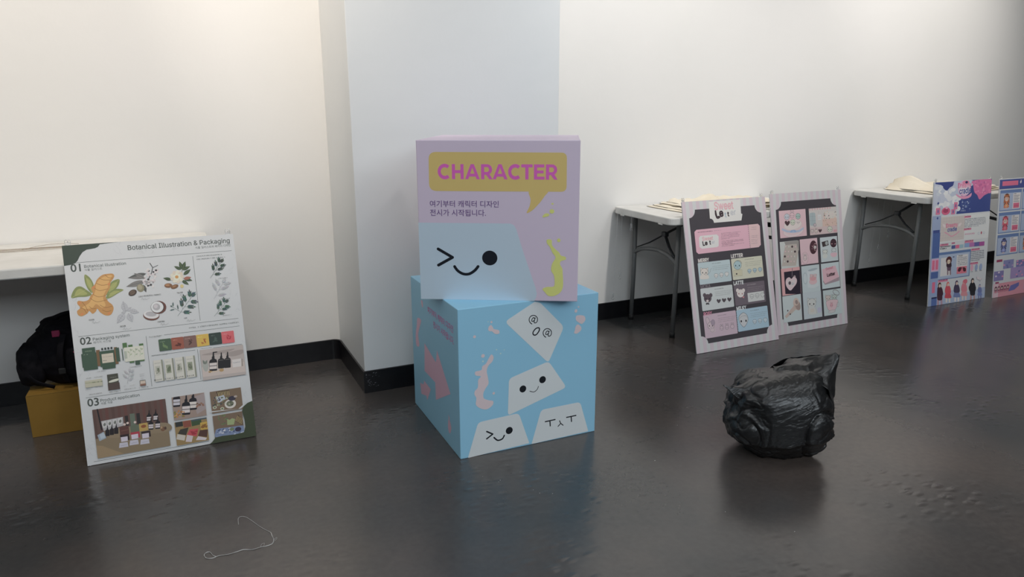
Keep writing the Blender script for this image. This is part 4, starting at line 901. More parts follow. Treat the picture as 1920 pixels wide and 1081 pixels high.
for q, c in (((.10, .20, .22, .262), (112, 124, 184)), ((.0, .12, .11, .19), (110, 112, 176)), ((.25, .20, .36, .25), (100, 108, 176)), ((.19, .12, .40, .20), (136, 128, 190)), ((.42, .12, .58, .25), (110, 130, 188))):
    A.rmm(*q, c)
    for _ in range(5): x = random.uniform(q[0], q[2] - .02); y = random.uniform(q[1], q[3] - .012); A.rmm(x, y, x + .02, y + .012, random.choice([(150, 140, 196), (176, 180, 210), (90, 100, 170), (180, 130, 180)]))
A.rmm(0, .0, BW, .10, (196, 132, 160)); A.rmm(0, 0, .06, .10, (184, 170, 196))
for k in range(5): fig2(A, .03 + k * .035, .03, .05, random.choice([(120, 70, 110), (90, 60, 90)]), (150, 90, 120))
A.mm([(.18, .03), (.25, .035), (.3, .06), (.3, .085), (.2, .07)], (90, 100, 176)); A.rmm(.02, .10, .06, .112, (132, 54, 96))
A.rmm(.36, .03, .56, .085, (150, 150, 206)); A.end('printed_pictures', tE)
clip(tE, .02, BHH)

# ------------------------------------------------------------------ display cubes
M_blue = mat('pastel_blue_laminate', (0.375, 0.72, 0.94), 0.5)
M_pinkbox = mat('pastel_pink_laminate', (0.83, 0.69, 0.83), 0.5)
S = 0.600; SH = 0.6014
# blue base cube
BA = R(-0.78)
tBl = thing('display_cube', 'pale blue cube printed with four keycap faces, standing on the floor', 'display cube', (0.878, 2.340, 0), (0, 0, BA))
obj('cube_body', box(0, S, 0, S, 0, SH, bevel=.0025, seg=2), M_blue, tBl)
PXF = [(858, 581), (1120.5, 548.3), (1114.7, 807), (863.9, 861.4)]
BLU = (104, 154, 188)
A = Art(S, SH, PXF, BLU, lambda x, y, d: Vector((x, -d, y)), rough=.5)
def ink_like(A, lin, obs): A.ref = lin; A.white = obs
# the printed blue itself is the body; inks are measured against it
class Ref:  # per-channel reference
    pass
def set_ref(A, obs, lin):
    def ink(c):
        if isinstance(c, tuple) and len(c) == 4: return c[:3]
        return tuple(min(0.9, l_ * s2l(a) / s2l(b)) for a, b, l_ in zip(c, obs, lin))
    A.ink = ink; A.exact = True
set_ref(A, (105, 150, 185), (0.375, 0.72, 0.94))
K4 = (740, 510, 1140, 880, 1169, 1081); A.crop(*K4)
CAPC = (155, 172, 192); EYE = (14, 18, 26)
def rounded(P, r=.14):
    out = []; n_ = len(P)
    for i in range(n_):
        a, b_, c = Vector(P[i - 1]), Vector(P[i]), Vector(P[(i + 1) % n_])
        ra = r if not isinstance(r, (list, tuple)) else r[i]
        p = b_ + (a - b_).normalized() * ra; q = b_ + (c - b_).normalized() * ra
        for k in range(6):
            t = k / 5; out.append(tuple((p * (1 - t) ** 2 + b_ * 2 * t * (1 - t) + q * t * t)[:2]))
    return out
A.poly(rounded([(602, 272), (765, 163), (795, 168), (925, 298), (840, 495)], [26, 5, 12, 24, 20]), CAPC)
A.poly(rounded([(626, 582), (842, 486), (940, 628), (620, 785)], 22), CAPC)
A.poly(rounded([(458, 822), (680, 770), (738, 935), (402, 1018)], [22, 22, 6, 6]), CAPC)
A.poly(rounded([(802, 752), (1015, 708), (1060, 868), (750, 940)], [20, 20, 6, 6]), CAPC)
A.end('keycap_print', tBl)
A.ell(702, 638, 18.5, 18.5, EYE); A.ell(809, 587, 18.5, 18.5, EYE); A.curve([(739, 650), (762, 654), (780, 640), (787, 622)], .0028, EYE)
A.end('face_print', tBl)
A.ell(628, 866, 19, 19, EYE); A.line([(505, 872), (538, 886), (505, 912)], .006, EYE); A.curve([(545, 905), (565, 920), (590, 912), (601, 893)], .006, EYE)
A.end('face_print', tBl)
A.line([(825, 817), (878, 805)], .005, EYE); A.line([(850, 812), (852, 840)], .005, EYE); A.line([(941, 793), (992, 782)], .005, EYE); A.line([(966, 788), (968, 815)], .005, EYE); A.line([(903, 812), (909, 826), (922, 836)], .004, EYE); A.line([(909, 826), (895, 842)], .004, EYE)
A.end('face_print', tBl)
K4b = (940, 560, 1120, 720, 1216, 1081); A.crop(*K4b)
for cx, cy in ((402, 262), (578, 428)):
    P = []
    for k in range(15): a = R(-235 + 22 * k); P.append((cx + 54 * math.cos(a), cy + 54 * math.sin(a)))
    P = [(cx - 20, cy + 56), (cx - 42, cy + 38), (cx - 54, cy + 8), (cx - 48, cy - 22), (cx - 28, cy - 44), (cx, cy - 52), (cx + 30, cy - 42), (cx + 48, cy - 18), (cx + 50, cy + 12), (cx + 38, cy + 36), (cx + 18, cy + 42), (cx + 8, cy + 30), (cx + 22, cy - 22)]
    A.curve(P, .0034, EYE); A.curve([(cx + 18, cy - 8), (cx + 2, cy - 24), (cx - 18, cy - 4), (cx - 20, cy + 20), (cx - 4, cy + 22), (cx + 10, cy + 8)], .0034, EYE)
P = [(465, 365), (478, 380), (470, 410), (440, 450), (412, 458), (396, 440), (402, 412), (432, 376)]
A.curve(P, .0048, EYE, True)
A.end('face_print', tBl)
A.crop(*K4)
PK = (184, 152, 168)
A.blob([(530, 450), (542, 465), (534, 490), (515, 510), (505, 540), (512, 580), (514, 610), (496, 640), (486, 665), (490, 690), (515, 700), (540, 705), (536, 728), (505, 750), (470, 745), (446, 725), (448, 690), (438, 670), (440, 650), (456, 630), (458, 590), (472, 570), (445, 565), (442, 545), (475, 535), (480, 515), (500, 500), (516, 470)], PK); A.end('splash_print', tBl)
for q in ((484, 458, 10), (484, 488, 5), (526, 310, 14), (560, 327, 12), (530, 274, 6), (438, 354, 8), (543, 662, 7), (558, 424, 4), (580, 445, 4), (600, 425, 3), (512, 272, 3)): A.ell(q[0], q[1], q[2], q[2], (PK if q[2] > 5 else (140, 178, 208))); A.end('splash_drop_print', tBl)
A.blob([(515, 300), (530, 290), (540, 310), (570, 318), (572, 336), (550, 338), (530, 322), (516, 322)], PK)
A.end('splash_print', tBl)
A.blob([(990, 240), (1012, 235), (1035, 240), (1040, 262), (1022, 282), (1005, 275), (990, 262)], PK); A.end('splash_print', tBl); A.blob([(988, 295), (1002, 285), (1018, 300), (1016, 318), (995, 335), (980, 332), (984, 315)], PK); A.end('splash_print', tBl); A.ell(989, 212, 8, 9, PK); A.end('splash_drop_print', tBl); A.ell(1003, 190, 5, 4, PK)
A.end('splash_print', tBl)
# left face: x runs from back to front edge
PXL = [(770.8, 517.5), (858, 581), (863.9, 861.4), (778.7, 754.7)]
A = Art(S, SH, PXL, BLU, lambda x, y, d: Vector((-d, S - x, y)), rough=.5); set_ref(A, (104, 138, 160), (0.375, 0.72, 0.94))
K4c = (770, 560, 870, 700, 772, 1081); A.crop(*K4c)
MG = (150, 70, 120)
A.text('여기부터 캐릭터 디자인', 255, 190, 622, 510, MG, bold=.012); A.text('전시가 시작됩니다.', 335, 405, 632, 668, MG, bold=.012)
PK2 = (158, 128, 146)
A.crop(*K4)
A.poly([(166, 386), (228, 492), (234, 426), (308, 666), (228, 698), (224, 602), (166, 538)], PK2); A.poly([(142, 604), (160, 612), (164, 592), (200, 640), (180, 700), (176, 676), (148, 664)], PK2)
A.blob([(128, 250), (148, 262), (140, 300), (132, 340), (138, 400), (122, 398), (118, 340), (124, 290)], PK2); A.blob([(298, 800), (312, 850), (304, 884), (294, 850)], PK2); A.poly([(296, 778), (304, 800), (298, 806)], PK2); A.blob([(148, 155), (156, 160), (158, 190), (153, 188)], PK2)
A.end('arrow_print', tBl)

# pink top cube
def title_letters(A):
    """CHARACTER in heavy geometric capitals; unit cap height, stem .24"""
    t = .235; col = (168, 78, 148)
    def arcp(cx, cy, ro, a0, a1, n=20): return [(cx + ro[0] * math.cos(R(a0 + (a1 - a0) * k / n)), cy + ro[1] * math.sin(R(a0 + (a1 - a0) * k / n))) for k in range(n + 1)]
    def band(cx, cy, ro, a0, a1, n=20):
        o_ = arcp(cx, cy, ro, a0, a1, n); i_ = arcp(cx, cy, (ro[0] - t, ro[1] - t), a0, a1, n)
        return [[o_[k], o_[k + 1], i_[k + 1], i_[k]] for k in range(n)]
    def q(x0, y0, x1, y1): return [[(x0, y0), (x1, y0), (x1, y1), (x0, y1)]]
    G = {'C': (band(.53, .5, (.53, .52), 48, 312), .92),
         'H': (q(0, 0, t, 1) + q(.64, 0, .64 + t, 1) + q(t, .4, .64, .6), .875),
         'A': ([[(0, 0), (t * 1.02, 0), (.56, .80), (.43, 1)], [(.43, 1), (.56, .80), (.56, .80), (.67, 1)], [(.67, 1), (.54, .80), (.86, 0), (1.10, 0)], [(.27, .18), (.83, .18), (.76, .37), (.34, .37)]], 1.10),
         'R': (q(0, 0, t, 1) + q(t, .81, .45, 1) + q(t, .30, .45, .49) + [[a, b, c, d] for a, b, c, d in [[(.45 + .37 * math.cos(R(-90 + 9 * k)), .65 + .35 * math.sin(R(-90 + 9 * k))), (.45 + .37 * math.cos(R(-81 + 9 * k)), .65 + .35 * math.sin(R(-81 + 9 * k))), (.45 + .14 * math.cos(R(-81 + 9 * k)), .65 + .16 * math.sin(R(-81 + 9 * k))), (.45 + .14 * math.cos(R(-90 + 9 * k)), .65 + .16 * math.sin(R(-90 + 9 * k)))] for k in range(20)]] + [[(.34, .34), (.60, .38), (.86, 0), (.61, 0)]], .86),
         'T': (q(.3, 0, .3 + t, 1) + q(0, .80, .835, 1), .835),
         'E': (q(0, 0, t, 1) + q(t, .80, .76, 1) + q(t, .41, .70, .60) + q(t, 0, .78, .195), .78)}
    word = 'CHARACTER'; gap = {'A': -.02, 'T': .0}
    xs = []; x = 0
    for i, ch in enumerate(word):
        xs.append(x); nx = word[i + 1] if i < 8 else ''
        x += G[ch][1] + (.10 if ch in 'HE' or nx in 'HRE' else .0) + (.0 if not nx else (.05 if ch in 'C' or nx == 'C' else 0))
    W_ = xs[-1] + G['R'][1]
    p0 = A.pt(258, 305); p1 = A.pt(973, 308); hgt = (A.pt(345, 212) - A.pt(345, 302)).length
    kx = (p1.x - p0.x) / W_
    for X, ch in zip(xs, word):
        for P in G[ch][0]:
            A.n += 0; A.mm([(p0.x + (X + a) * kx, p0.y + b * hgt) for a, b in P], col, up=True)
PA = R(-29.6)
tPk = thing('display_cube', 'lilac pink cube with yellow CHARACTER speech bubble, turned on top of the blue cube', 'display cube', (0.806, 2.544, SH + .0003), (0, 0, PA))
obj('cube_body', box(0, .602, 0, .55, 0, SH, bevel=.0025, seg=2), M_pinkbox, tPk)
PXP = [(779, 262.2), (1089.7, 264), (1081.2, 565.5), (789.7, 560.1)]
PNK = (164, 150, 176)
A = Art(.602, SH, PXP, PNK, lambda x, y, d: Vector((x, -d, y)), rough=.5); set_ref(A, (156, 150, 168), (0.83, 0.69, 0.83))
K3 = (740, 240, 1140, 580, 1272, 1081); A.crop(*K3)
# lower-left keycap
cap = [(0, A.pt(145, 565).y)] + [tuple(A.pt(*p)[:2]) for p in [(690, 572), (712, 582), (726, 606), (760, 720), (800, 840), (838, 950), (846, 985), (842, 1010), (832, 1028)]] + [(A.pt(832, 1030).x, 0.0), (0.0, 0.0)]
A.mm(cap, (142, 160, 180)); A.end('keycap_print', tPk)
bub = rounded([(202, 142), (1030, 150), (1026, 384), (206, 376)], [44, 34, 34, 46])
A.poly(bub, (159, 145, 94)); A.blob([(806, 376), (912, 378), (895, 410), (865, 450), (820, 495), (788, 509), (805, 470), (812, 430)], (160, 145, 94))
A.end('bubble_print', tPk)
title_letters(A)
A.end('title_print', tPk)
A.text('여기부터 캐릭터 디자인', 211, 468, 622, 471, (84, 66, 108), bold=.006); A.text('전시가 시작됩니다.', 212, 521, 545, 524, (84, 66, 108), bold=.006)
A.end('title_print', tPk)
A.line([(260, 722), (346, 772), (262, 818)], .0110, EYE); A.curve([(358, 826), (378, 852), (410, 870), (445, 870), (478, 850), (498, 826)], .0105, EYE); A.ell(567.5, 776, 45, 44, EYE, n=32)
A.end('face_print', tPk)
YL = (180, 178, 104)
A.blob([(908, 668), (935, 670), (938, 700), (958, 725), (980, 745), (990, 762), (1016, 770), (1018, 786), (990, 796), (985, 815), (998, 840), (1000, 870), (1002, 910), (1000, 950), (985, 980), (950, 1000), (915, 1000), (895, 980), (880, 960), (905, 948), (945, 945), (952, 920), (948, 880), (932, 850), (938, 810), (958, 775), (940, 745), (925, 712), (908, 690)], YL); A.end('splash_print', tPk)
for q in ((905, 522, 18, 10, 10), (938, 500, 14, 13, 0), (890, 530, 8, 6, 0), (978, 672, 10, 11, 0), (942, 455, 7, 5, 0)): A.ell(*q[:4], YL, q[4]); A.end('splash_drop_print', tPk)

# ------------------------------------------------------------------ folding tables
def table_top(L, D, H):
    bm = bmesh.new(); r = .035
    P = []
    for cx, cy, a0 in ((L - r, D - r, 0), (r, D - r, 90), (r, r, 180), (L - r, r, 270)):
        for k in range(6): a = R(a0 + 18 * k); P.append((cx + r * math.cos(a), cy + r * math.sin(a)))
    ins = [(.006, 0, 1), (.0015, -.0015, 0), (0, -.006, 0), (0, -.036, 0), (.002, -.040, 0), (.008, -.042, 0), (.014, -.040, 0), (.016, -.022, 1)]
    c = Vector((L / 2, D / 2)); rows = []
    for dn, z, _ in ins:
        row = []
        for x, y in P:
            sx = (L / 2 - dn) / (L / 2); sy = (D / 2 - dn) / (D / 2)
            row.append(bm.verts.new((c.x + (x - c.x) * sx, c.y + (y - c.y) * sy, H + z)))
        rows.append(row)
    bm.faces.new(rows[0])
    for A_, B_ in zip(rows, rows[1:]):
        for k in range(len(P)): bm.faces.new((A_[k], B_[k], B_[(k + 1) % len(P)], A_[(k + 1) % len(P)]))
    bm.faces.new(rows[-1][::-1]); bmesh.ops.recalc_face_normals(bm, faces=bm.faces)
    # moulded feet/lugs along the under-edge
    for y in (.08, D - .12):
        for x0 in (.0, L - .008): bx(bm, x0 + .001, x0 + .007, y, y + .04, H - .047, H - .038, bevel=.001)
    return bm
def folding_table(label, u, v, H, L=1.80, D=0.60, inset=.14):
    t = thing('folding_table', label, 'table', (u, v, 0), group='white folding tables along the wall')
    obj('tabletop', table_top(L, D, H), M_top, t)
    for e, sg in ((inset, 1), (L - inset, -1)):
        for y in (.095, D - .06):
            lg = obj('leg', tb([(e, y, H - .03), (e, y, .30), (e - sg * .006, y, .028)], .0135, 12), M_leg, t, True)
            obj('rubber_foot', tb([(e - sg * .006, y, 0.001), (e - sg * .006, y, .035)], .0165, 12), M_rubber, lg, True)
        ar = [(e, .095, .44), (e, .16, .475), (e, .26, .492), (e, D - .26, .492), (e, D - .14, .475), (e, D - .06, .44)]
        obj('crossbar', tb([tuple(p) for p in smooth_path(ar, 4)], .012, 10), M_leg, t, True)
        hub = (e + sg * .055, D / 2, .585)
        bm = tb([(e, D - .09, .478), (e + sg * .02, D * .68, .52), hub], 0, 8, flat=(.010, .004)); tube(bm, [(e, .12, .478), (e + sg * .02, D * .34, .52), hub], 0, 8, flat=(.010, .004))
        tube(bm, [hub, (e + sg * .36, D / 2, H - .03)], 0, 8, flat=(.014, .005))
        bx(bm, hub[0] - .014, hub[0] + .014, hub[1] - .02, hub[1] + .02, hub[2] - .014, hub[2] + .014, bevel=.004)
        obj('folding_brace', bm, M_brace, t, True)
        obj('top_bar', tb([(e, .06, H - .03), (e, D - .04, H - .03)], .0135, 10), M_leg, t, True)
    return t
T1 = folding_table('white folding table behind the plant drawing board, nearest the left edge', -1.17, 3.108, .742, L=1.27, D=.595)
T2 = folding_table('white folding table behind the two dark striped boards', 2.435, 3.122, .729, L=1.20, D=.58, inset=.13)
T3 = folding_table('white folding table behind the blue and pink boards at the far right', 4.54, 3.105, .731, L=1.22, inset=.07)

# nylon line and hooks hanging from the table ends
def hanging(label, u, v, ztop, drops):
    t = thing('hanging_line', label, 'nylon line', (u, v, 0))
    zb = min(d[2] for d in drops)
    bm = bmesh.new()
    for dx, dy, z in drops:
        tube(bm, [(dx * .2, dy, ztop), (dx * .6, dy, (ztop + z) / 2), (dx, dy, z + .03)], .0007, 5)
    obj('nylon_line', bm, M_line, t)
    for dx, dy, z in drops:
        b2 = bmesh.new(); bx(b2, dx - .006, dx + .006, dy - .001, dy + .001, z, z + .03, bevel=.0006)
        tube(b2, [(dx + .008 * math.cos(a), dy, z - .006 + .009 * math.sin(a)) for a in [R(100 + 45 * k) for k in range(7)]], .0012, 6)
        obj('clear_hook', b2, M_clear, t, True)
    return t
hanging('thin clear line with small hooks hanging off the middle table end', 2.434, 3.50, .704, [(0, 0, .62)])
hanging('clear hooks on line hanging beside the middle table back leg', 2.434, 3.60, .704, [(0, 0, .30), (-.02, .04, .16)])
hanging('clear hooks on line hanging under the far right table', 4.72, 3.50, .706, [(0, 0, .40), (-.01, .06, .30), (-.04, .1, .20)])

# loose line on the left table
bm = bmesh.new()
for k in range(5):
    P = [(-1.02 + j * .075, 3.50 + .012 * k + .008 * math.sin(j * .9 + k) - .01 * (j > 4), .7445 + .001 * (k % 3)) for j in range(9)]
    tube(bm, [tuple(p) for p in smooth_path(P, 4)], .0010, 5)
tube(bm, [tuple(p) for p in smooth_path([(-.62, 3.52, .7445), (-.56, 3.58, .747), (-.50, 3.60, .747), (-.42, 3.58, .7445)], 5)], .0009, 5)
tube(bm, [tuple(p) for p in smooth_path([(-.36, 3.40, .7445), (-.30, 3.36, .762), (-.22, 3.34, .765), (-.14, 3.34, .7445)], 5)], .0009, 5)
tag(obj('nylon_line', bm, mat('tan_line', (.30, .24, .18), .5)), 'bundle of thin clear line lying along the left table top', 'nylon line')

# ------------------------------------------------------------------ folded cloths
def cloth(name, label, u, v, z, L, D, layers, hgt, rz=0, seed=1, peak=None):
    """stack of soft folded canvas layers: one sheet per fold, each a thin rounded slab with drape"""
    bm = bmesh.new(); rnd = random.Random(seed)
    for k in range(layers):
        lx = L * (1 - .07 * k) ; ly = D * (1 - .05 * k); ox = rnd.uniform(0, .05) * L + .02 * k; oy = rnd.uniform(-.03, .03) * D
        z0 = z + hgt / layers * k; th = hgt / layers * .86; nx, ny = 40, 22
        top = []; bot = []
        for i in range(nx + 1):
            rt = []; rb = []
            for j in range(ny + 1):
                a = i / nx; b_ = j / ny
                X = ox + a * lx; Y = oy + b_ * ly
                e = min(a, 1 - a) * lx; f = min(b_, 1 - b_) * ly; ed = min(1, min(e, f) / .02)
                jig = noise.noise(Vector((X * 9, Y * 9, seed + k * 3.3))) ; fine = noise.noise(Vector((X * 26, Y * 26, seed * 2 + k)))
                bulge = math.sqrt(max(0, 1 - (1 - ed) ** 2))
                pk = 0
                if peak: pk = peak[2] * math.exp(-((X - peak[0]) ** 2 / peak[3] ** 2 + (Y - peak[1]) ** 2 / .02)) * (k + 1) / layers
                dx = .012 * noise.noise(Vector((Y * 7, k * 2.1, seed))); dy = .012 * noise.noise(Vector((X * 7, k * 1.7, seed + 5)))
                lift = max(0, .006 * jig + .003 * fine) * (k + 1) + pk
                rt.append(bm.verts.new((X + dx, Y + dy, z0 + th * (.5 + .5 * bulge) + lift * ed)))
                rb.append(bm.verts.new((X + dx, Y + dy, z0 + th * (.5 - .5 * bulge) + (lift * .8 * ed if k else 0))))
            top.append(rt); bot.append(rb)
        for i in range(nx):
            for j in range(ny):
                bm.faces.new((top[i][j], top[i + 1][j], top[i + 1][j + 1], top[i][j + 1])); bm.faces.new((bot[i][j], bot[i][j + 1], bot[i + 1][j + 1], bot[i + 1][j]))
        for i in range(nx):
            for j in (0, ny):
                q = (top[i][j], bot[i][j], bot[i + 1][j], top[i + 1][j]); bm.faces.new(q if j == 0 else q[::-1])
        for j in range(ny):
            for i in (0, nx):
                q = (top[i][j], top[i][j + 1], bot[i][j + 1], bot[i][j]); bm.faces.new(q if i == 0 else q[::-1])
    o = obj(name, bm, M_cloth, None, True); o.location = (u, v, 0); o.rotation_euler = (0, 0, R(rz))
    return tag(o, label, 'cloth')
cloth('folded_cloth', 'low stack of cream cloth folded on the middle table', 2.62, 3.20, .7300, .85, .40, 5, .040, 3, 3)
cloth('folded_cloth', 'cream canvas bag heaped on the far right table', 4.74, 3.19, .7320, .80, .42, 3, .040, 2, 9, peak=(.03, .26, .085, .10))
# small dark offcut on the middle table
tag(obj("dark_strip", box(3.24, 3.34, 3.52, 3.56, .7300, .7405, bevel=.003), M_brace), 'small dark folded strip at the back of the middle table', 'cloth')

# ------------------------------------------------------------------ cardboard box and backpack
tb_ = thing('cardboard_box', 'brown cardboard box on the floor under the left table', 'box', (-.652, 3.272, 0), (0, 0, R(-1)))
bw, bd, bh = .40, .27, .182
bm = box(0, bw, 0, bd, 0, bh, bevel=.002)
obj('carton', bm, M_card, tb_)
obj('flap', box(.002, bw - .002, -.001, bd * .49, bh, bh + .003, bevel=.001), M_card, tb_)
obj('flap', box(.002, bw - .002, bd * .51, bd, bh, bh + .003, bevel=.001), M_card, tb_)
obj('tape', box(-.0006, bw + .0006, bd * .5 - .024, bd * .5 + .024, bh + .003, bh + .0036), M_tape, tb_)
obj('tape', box(-.0012, 0, bd * .5 - .024, bd * .5 + .024, bh - .07, bh + .003), M_tape, tb_)

tp = thing('backpack', 'black backpack with magenta trim lying on the cardboard box', 'backpack', (-.47, 3.41, bh + .0045))
def lump(cx, cy, cz, rx, ry, rz, seed, amp=.10, floor_=0.0, sub=5, p=2.6):
    bm = bmesh.new(); bmesh.ops.create_icosphere(bm, subdivisions=sub, radius=1)
    for v in bm.verts:
        d = v.co.normalized(); k = (abs(d.x) ** p + abs(d.y) ** p + abs(d.z) ** p) ** (-1 / p)
        nn = 1 + amp * noise.noise(d * 2.2 + Vector((seed, 0, 0))) + amp * .35 * noise.noise(d * 4 + Vector((0, seed, 0)))
        q = d * k * nn; v.co = Vector((cx + q.x * rx, cy + q.y * ry, max(floor_, cz + q.z * rz)))
    return bm
obj('main_body', lump(.03, .0, .125, .215, .120, .128, 3.1, .10), M_pack, tp, True)
obj('top_compartment', lump(.01, .01, .235, .13, .10, .045, 5.2, .16), M_pack, tp, True)
obj('front_pocket', lump(.07, -.105, .105, .12, .042, .085, 9.4, .08), M_pack, tp, True)
obj('side_pocket', lump(-.155, -.04, .10, .055, .07, .09, 1.7, .10), M_pack, tp, True)
obj('strap', tb([tuple(p) for p in smooth_path([(-.02, -.118, .235), (-.035, -.150, .18), (-.04, -.145, .10), (-.03, -.125, .03)], 5)], 0, 8, flat=(.014, .003)), M_pack, tp, True)
obj('strap', tb([tuple(p) for p in smooth_path([(-.17, -.06, .17), (-.19, -.09, .13), (-.15, -.11, .05), (-.08, -.11, .01)], 5)], 0, 8, flat=(.011, .003)), M_pack, tp, True)
obj('carry_handle', tb([tuple(p) for p in smooth_path([(-.06, .0, .27), (-.03, -.02, .295), (.04, -.02, .30), (.07, 0, .27)], 5)], .008, 8), M_pack, tp, True)
obj('magenta_tab', box(-.062, -.034, -.104, -.092, .222, .248, bevel=.002), M_pink, tp)['label'] = 'magenta fabric tab'
obj('zip_piping', tb([tuple(p) for p in smooth_path([(.01, -.152, .165), (.03, -.156, .145), (.045, -.156, .155), (.06, -.156, .16), (.075, -.154, .145), (.085, -.152, .16)], 5)], .0018, 6), M_pink, tp, True)['label'] = 'magenta zip piping'
obj('strap_buckle', box(-.052, -.026, -.152, -.143, .075, .10, bevel=.003), M_rubber, tp)

# ------------------------------------------------------------------ crumpled black bin bag
M_bag = mat('black_polythene', (0.012, 0.012, 0.0125), 0.32, spec=0.75)
n, l, b = nodes(M_bag)
tc = n.new('ShaderNodeTexCoord'); mp = n.new('ShaderNodeMapping'); mp.vector_type = 'TEXTURE'; mp.inputs['Scale'].default_value = (.09, .06, .0125); mp.inputs['Rotation'].default_value = (0, R(-20), 0)
l.new(tc.outputs['Object'], mp.inputs[0])
tn = n.new('ShaderNodeTexNoise'); tn.inputs['Scale'].default_value = 1.0; tn.inputs['Detail'].default_value = 6; tn.inputs['Distortion'].default_value = 1.4
l.new(mp.outputs[0], tn.inputs[0])
tn2 = n.new('ShaderNodeTexNoise'); tn2.inputs['Scale'].default_value = 22; tn2.inputs['Detail'].default_value = 5; tn2.inputs['Distortion'].default_value = .8
l.new(tc.outputs['Object'], tn2.inputs[0])
am = n.new('ShaderNodeMath'); am.operation = 'ADD'; l.new(tn.outputs[0], am.inputs[0]); l.new(tn2.outputs[0], am.inputs[1])
bp = n.new('ShaderNodeBump'); bp.inputs['Strength'].default_value = .33; bp.inputs['Distance'].default_value = .006
l.new(am.outputs[0], bp.inputs['Height']); l.new(bp.outputs[0], b.inputs['Normal'])
tg = thing('rubbish_bag', 'crumpled black plastic rubbish bag on the open floor at right', 'rubbish bag', (2.038, 1.895, 0), (0, 0, -YAW)); tg.scale = (1.005, 1.03, 1.03)
def ridged(v, s, seed): return 1 - 2 * abs(noise.noise(v * s + Vector((seed, seed * .7, -seed))))
bm = bmesh.new(); bmesh.ops.create_icosphere(bm, subdivisions=7, radius=1)
pulls = [((-.80, -.20, .50), .20, .10), ((.85, -.45, -.62), .20, .26), ((.95, -.1, .2), .06, .4), ((.72, .1, .66), .22, .34), ((-.9, -.35, -.15), .06, .4)]
for v in bm.verts:
    d = v.co.normalized(); p_ = 2.5
    k = (abs(d.x) ** p_ + abs(d.y) ** p_ + abs(d.z) ** p_) ** (-1 / p_)
    warp = d + Vector((noise.noise(d * 2), noise.noise(d * 2 + Vector((9, 0, 0))), noise.noise(d * 2 + Vector((0, 9, 0))))) * .45
    rad = 1 + .07 * noise.noise(d * 1.5 + Vector((4.1, 2, 7)))
    # big soft panels left and right, deep folds between them, a taut stretched panel in front
    side = max(0, min(1, (abs(d.x - .05) - .30) * 2.2)); low = max(0, min(1, (-d.z - .15) * 1.6)); side = max(side, low)
    n1 = noise.noise(warp * 1.7 + Vector((3, 2, -3))); n2 = noise.noise(warp * 3.4 + Vector((8, 5, -8))); n3 = noise.noise(warp * 6.5 + Vector((1, 4, 2)))
    rad += side * (.050 * math.exp(-(n1 * 6) ** 2) - .042 * math.exp(-abs(n2) * 7) + .007 * math.exp(-(n3 * 6) ** 2) - .004)
    st = Vector((d.x * 1.2, d.y * 2, (d.z - d.x * .32) * 11)) + Vector((0, 0, 1.3 * noise.noise(d * 3)))
    rad += (1 - side) ** 2 * (.006 * noise.noise(st * 1.3) + .003 * ridged(st, 2.1, 2)) + .004 * ridged(warp, 14, 5)
    for pd, am_, wd in pulls:
        c = d.dot(Vector(pd).normalized()); rad += am_ * math.exp(-(1 - c) / (wd * wd * .5))
    q = d * k * rad * .93
    z = .147 + q.z * .180
    X = q.x * .196; Y = q.y * .185
    if q.y < .2:
        # round lobe low on the right, pocketed dent on the left, overhanging fold along the front foot
        e = math.hypot((X - .125) / .062, (z - .115) / .082); g = .020 * max(0, 1 - e * e) - .016 * math.exp(-((e - 1.12) / .10) ** 2)
        e2 = math.hypot((X + .150) / .040, (z - .195) / .045); g -= .022 * math.exp(-(e2 ** 2))
        e3 = math.hypot((X + .165) / .045, (z - .125) / .050); g += .014 * max(0, 1 - e3 * e3)
        ed = z - (.088 + .10 * X + .012 * noise.noise(Vector((X * 14, 0, 3)))); g -= .011 * min(1, -ed / .02) if ed < 0 else -.006 * math.exp(-(ed / .014) ** 2)
        hl = math.hypot(X, Y) + 1e-6; X += X / hl * g; Y += Y / hl * g
    lowk = max(0, min(1, (.10 - z) / .10)); X *= 1 - .16 * lowk ** 1.5; Y *= 1 - .10 * lowk ** 1.5
    if z < .008: z = .0012 + .0015 * (noise.noise(d * 9) + 1)
    v.co = (X, Y, z)
obj('bag_body', bm, M_bag, tg, True)
# flared mouth: sheet folded from the top back edge to a point at the upper right
def sheet(name, ctrl, nu, nv, amp, seed, th=.0012):
    """ctrl: rows of control points; crumpled thin sheet through them"""
    rows = [smooth_path(r_, nu) for r_ in ctrl]; cols_ = list(zip(*rows)); grid = [smooth_path(list(c_), nv) for c_ in cols_]
    bm = bmesh.new(); V = []
    for i, c_ in enumerate(grid):
        V.append([bm.verts.new(p + Vector((noise.noise(p * 24 + Vector((seed, 0, 0))), noise.noise(p * 24 + Vector((0, seed, 0))), noise.noise(p * 24 + Vector((0, 0, seed))))) * amp + Vector((0, 0, amp * .7 * ridged(p, 22, seed)))) for p in c_])
    for i in range(len(V) - 1):
        for j in range(len(V[0]) - 1): bm.faces.new((V[i][j], V[i + 1][j], V[i + 1][j + 1], V[i][j + 1]))
    o = obj(name, bm, M_bag, tg, True); sm = o.modifiers.new('s', 'SOLIDIFY'); sm.thickness = th; return o
sheet('bag_mouth', [[(-.03, .00, .300), (.04, -.02, .312), (.10, -.05, .300), (.15, -.08, .270), (.185, -.08, .205)],
                    [(-.01, .05, .312), (.06, .04, .330), (.13, .02, .326), (.19, -.01, .305), (.205, -.03, .225)],
                    [(.01, .09, .300), (.08, .09, .330), (.15, .08, .338), (.232, .03, .368), (.215, .0, .25)]], 10, 10, .008, 3.3)
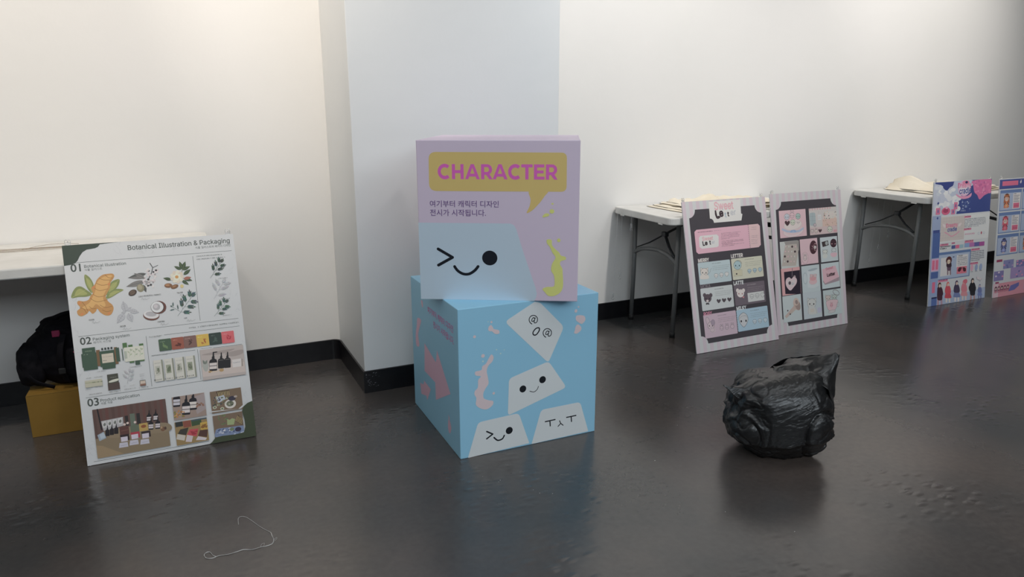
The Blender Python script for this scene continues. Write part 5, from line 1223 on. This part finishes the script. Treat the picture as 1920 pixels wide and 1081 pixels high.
sheet('bag_mouth', [[(-.03, .06, .295), (.04, .10, .318), (.12, .12, .330), (.19, .09, .345), (.234, .025, .370)],
                    [(-.02, .11, .265), (.05, .14, .275), (.12, .14, .28), (.18, .11, .275), (.212, .03, .28)],
                    [(-.02, .12, .19), (.05, .15, .19), (.12, .14, .19), (.17, .11, .18), (.198, .03, .17)]], 10, 10, .007, 6.1)
sheet('bag_corner', [[(-.150, -.055, .268), (-.185, -.06, .272), (-.236, -.06, .285)], [(-.165, -.065, .250), (-.190, -.065, .258), (-.233, -.062, .281)], [(-.165, -.07, .220), (-.185, -.07, .240), (-.227, -.066, .276)]], 5, 5, .002, 2.0)
# ------------------------------------------------------------------ thread and specks on the floor
TH = [[0.063, 2.234], [0.065, 2.271], [0.074, 2.281], [0.089, 2.27], [0.104, 2.24], [0.122, 2.198], [0.138, 2.167], [0.151, 2.145], [0.153, 2.124], [0.156, 2.096], [0.149, 2.077], [0.133, 2.072], [0.113, 2.074], [0.09, 2.072], [0.065, 2.082], [0.046, 2.08], [0.024, 2.078], [-0.007, 2.082], [-0.023, 2.077], [-0.039, 2.085], [-0.046, 2.104], [-0.041, 2.114], [-0.029, 2.114], [-0.022, 2.093], [-0.014, 2.082]]
bm = bmesh.new(); P = smooth_path([(x, y, .0012) for x, y in TH], 4)
tube(bm, [tuple(p) for p in P], .0007, 6)
P2 = [p + Vector((.0012 * math.sin(i * .5), .0012 * math.cos(i * .43), .0006)) for i, p in enumerate(P[28:])]
tube(bm, [tuple(p) for p in P2], .0006, 6)
tube(bm, [tuple(p) for p in smooth_path([(.114, 2.075, .0015), (.119, 2.088, .002), (.127, 2.090, .002), (.124, 2.078, .0015)], 5)], .0004, 5)
tube(bm, [tuple(p) for p in smooth_path([(.156, 2.096, .0015), (.164, 2.103, .003), (.166, 2.098, .003), (.158, 2.090, .0015)], 5)], .0004, 5)
tag(obj('thread', bm, M_thread, None, True), 'loose white thread curled on the floor at lower left', 'thread')

# crumbs of lint and plaster on the floor
bm = bmesh.new(); rl = random.Random(5)
def floor_at(px, py):
    d = F3 + R3 * ((px - 960) / FPX) - U3 * ((py - 540.5) / FPX); t = -CAM_H / d.z; return Vector((d.x * t, d.y * t, 0))
for px, py in ((938, 900), (935, 903), (1000, 918), (1012, 924), (1228, 863), (1036, 925), (905, 893), (1270, 797), (170, 873), (1490, 996), (1360, 959), (715, 728), (1650, 590), (1632, 600)):
    p = floor_at(px, py); b2 = bmesh.new(); bmesh.ops.create_icosphere(b2, subdivisions=1, radius=rl.uniform(.0008, .0018))
    for v in b2.verts: v.co = Vector((v.co.x * rl.uniform(.7, 1.8), v.co.y, v.co.z * .5 + .0006)) + p
    merge(bm, b2)
tag(obj('floor_crumbs', bm, M_thread), 'tiny pale crumbs scattered over the dark floor', 'crumbs', kind='stuff')
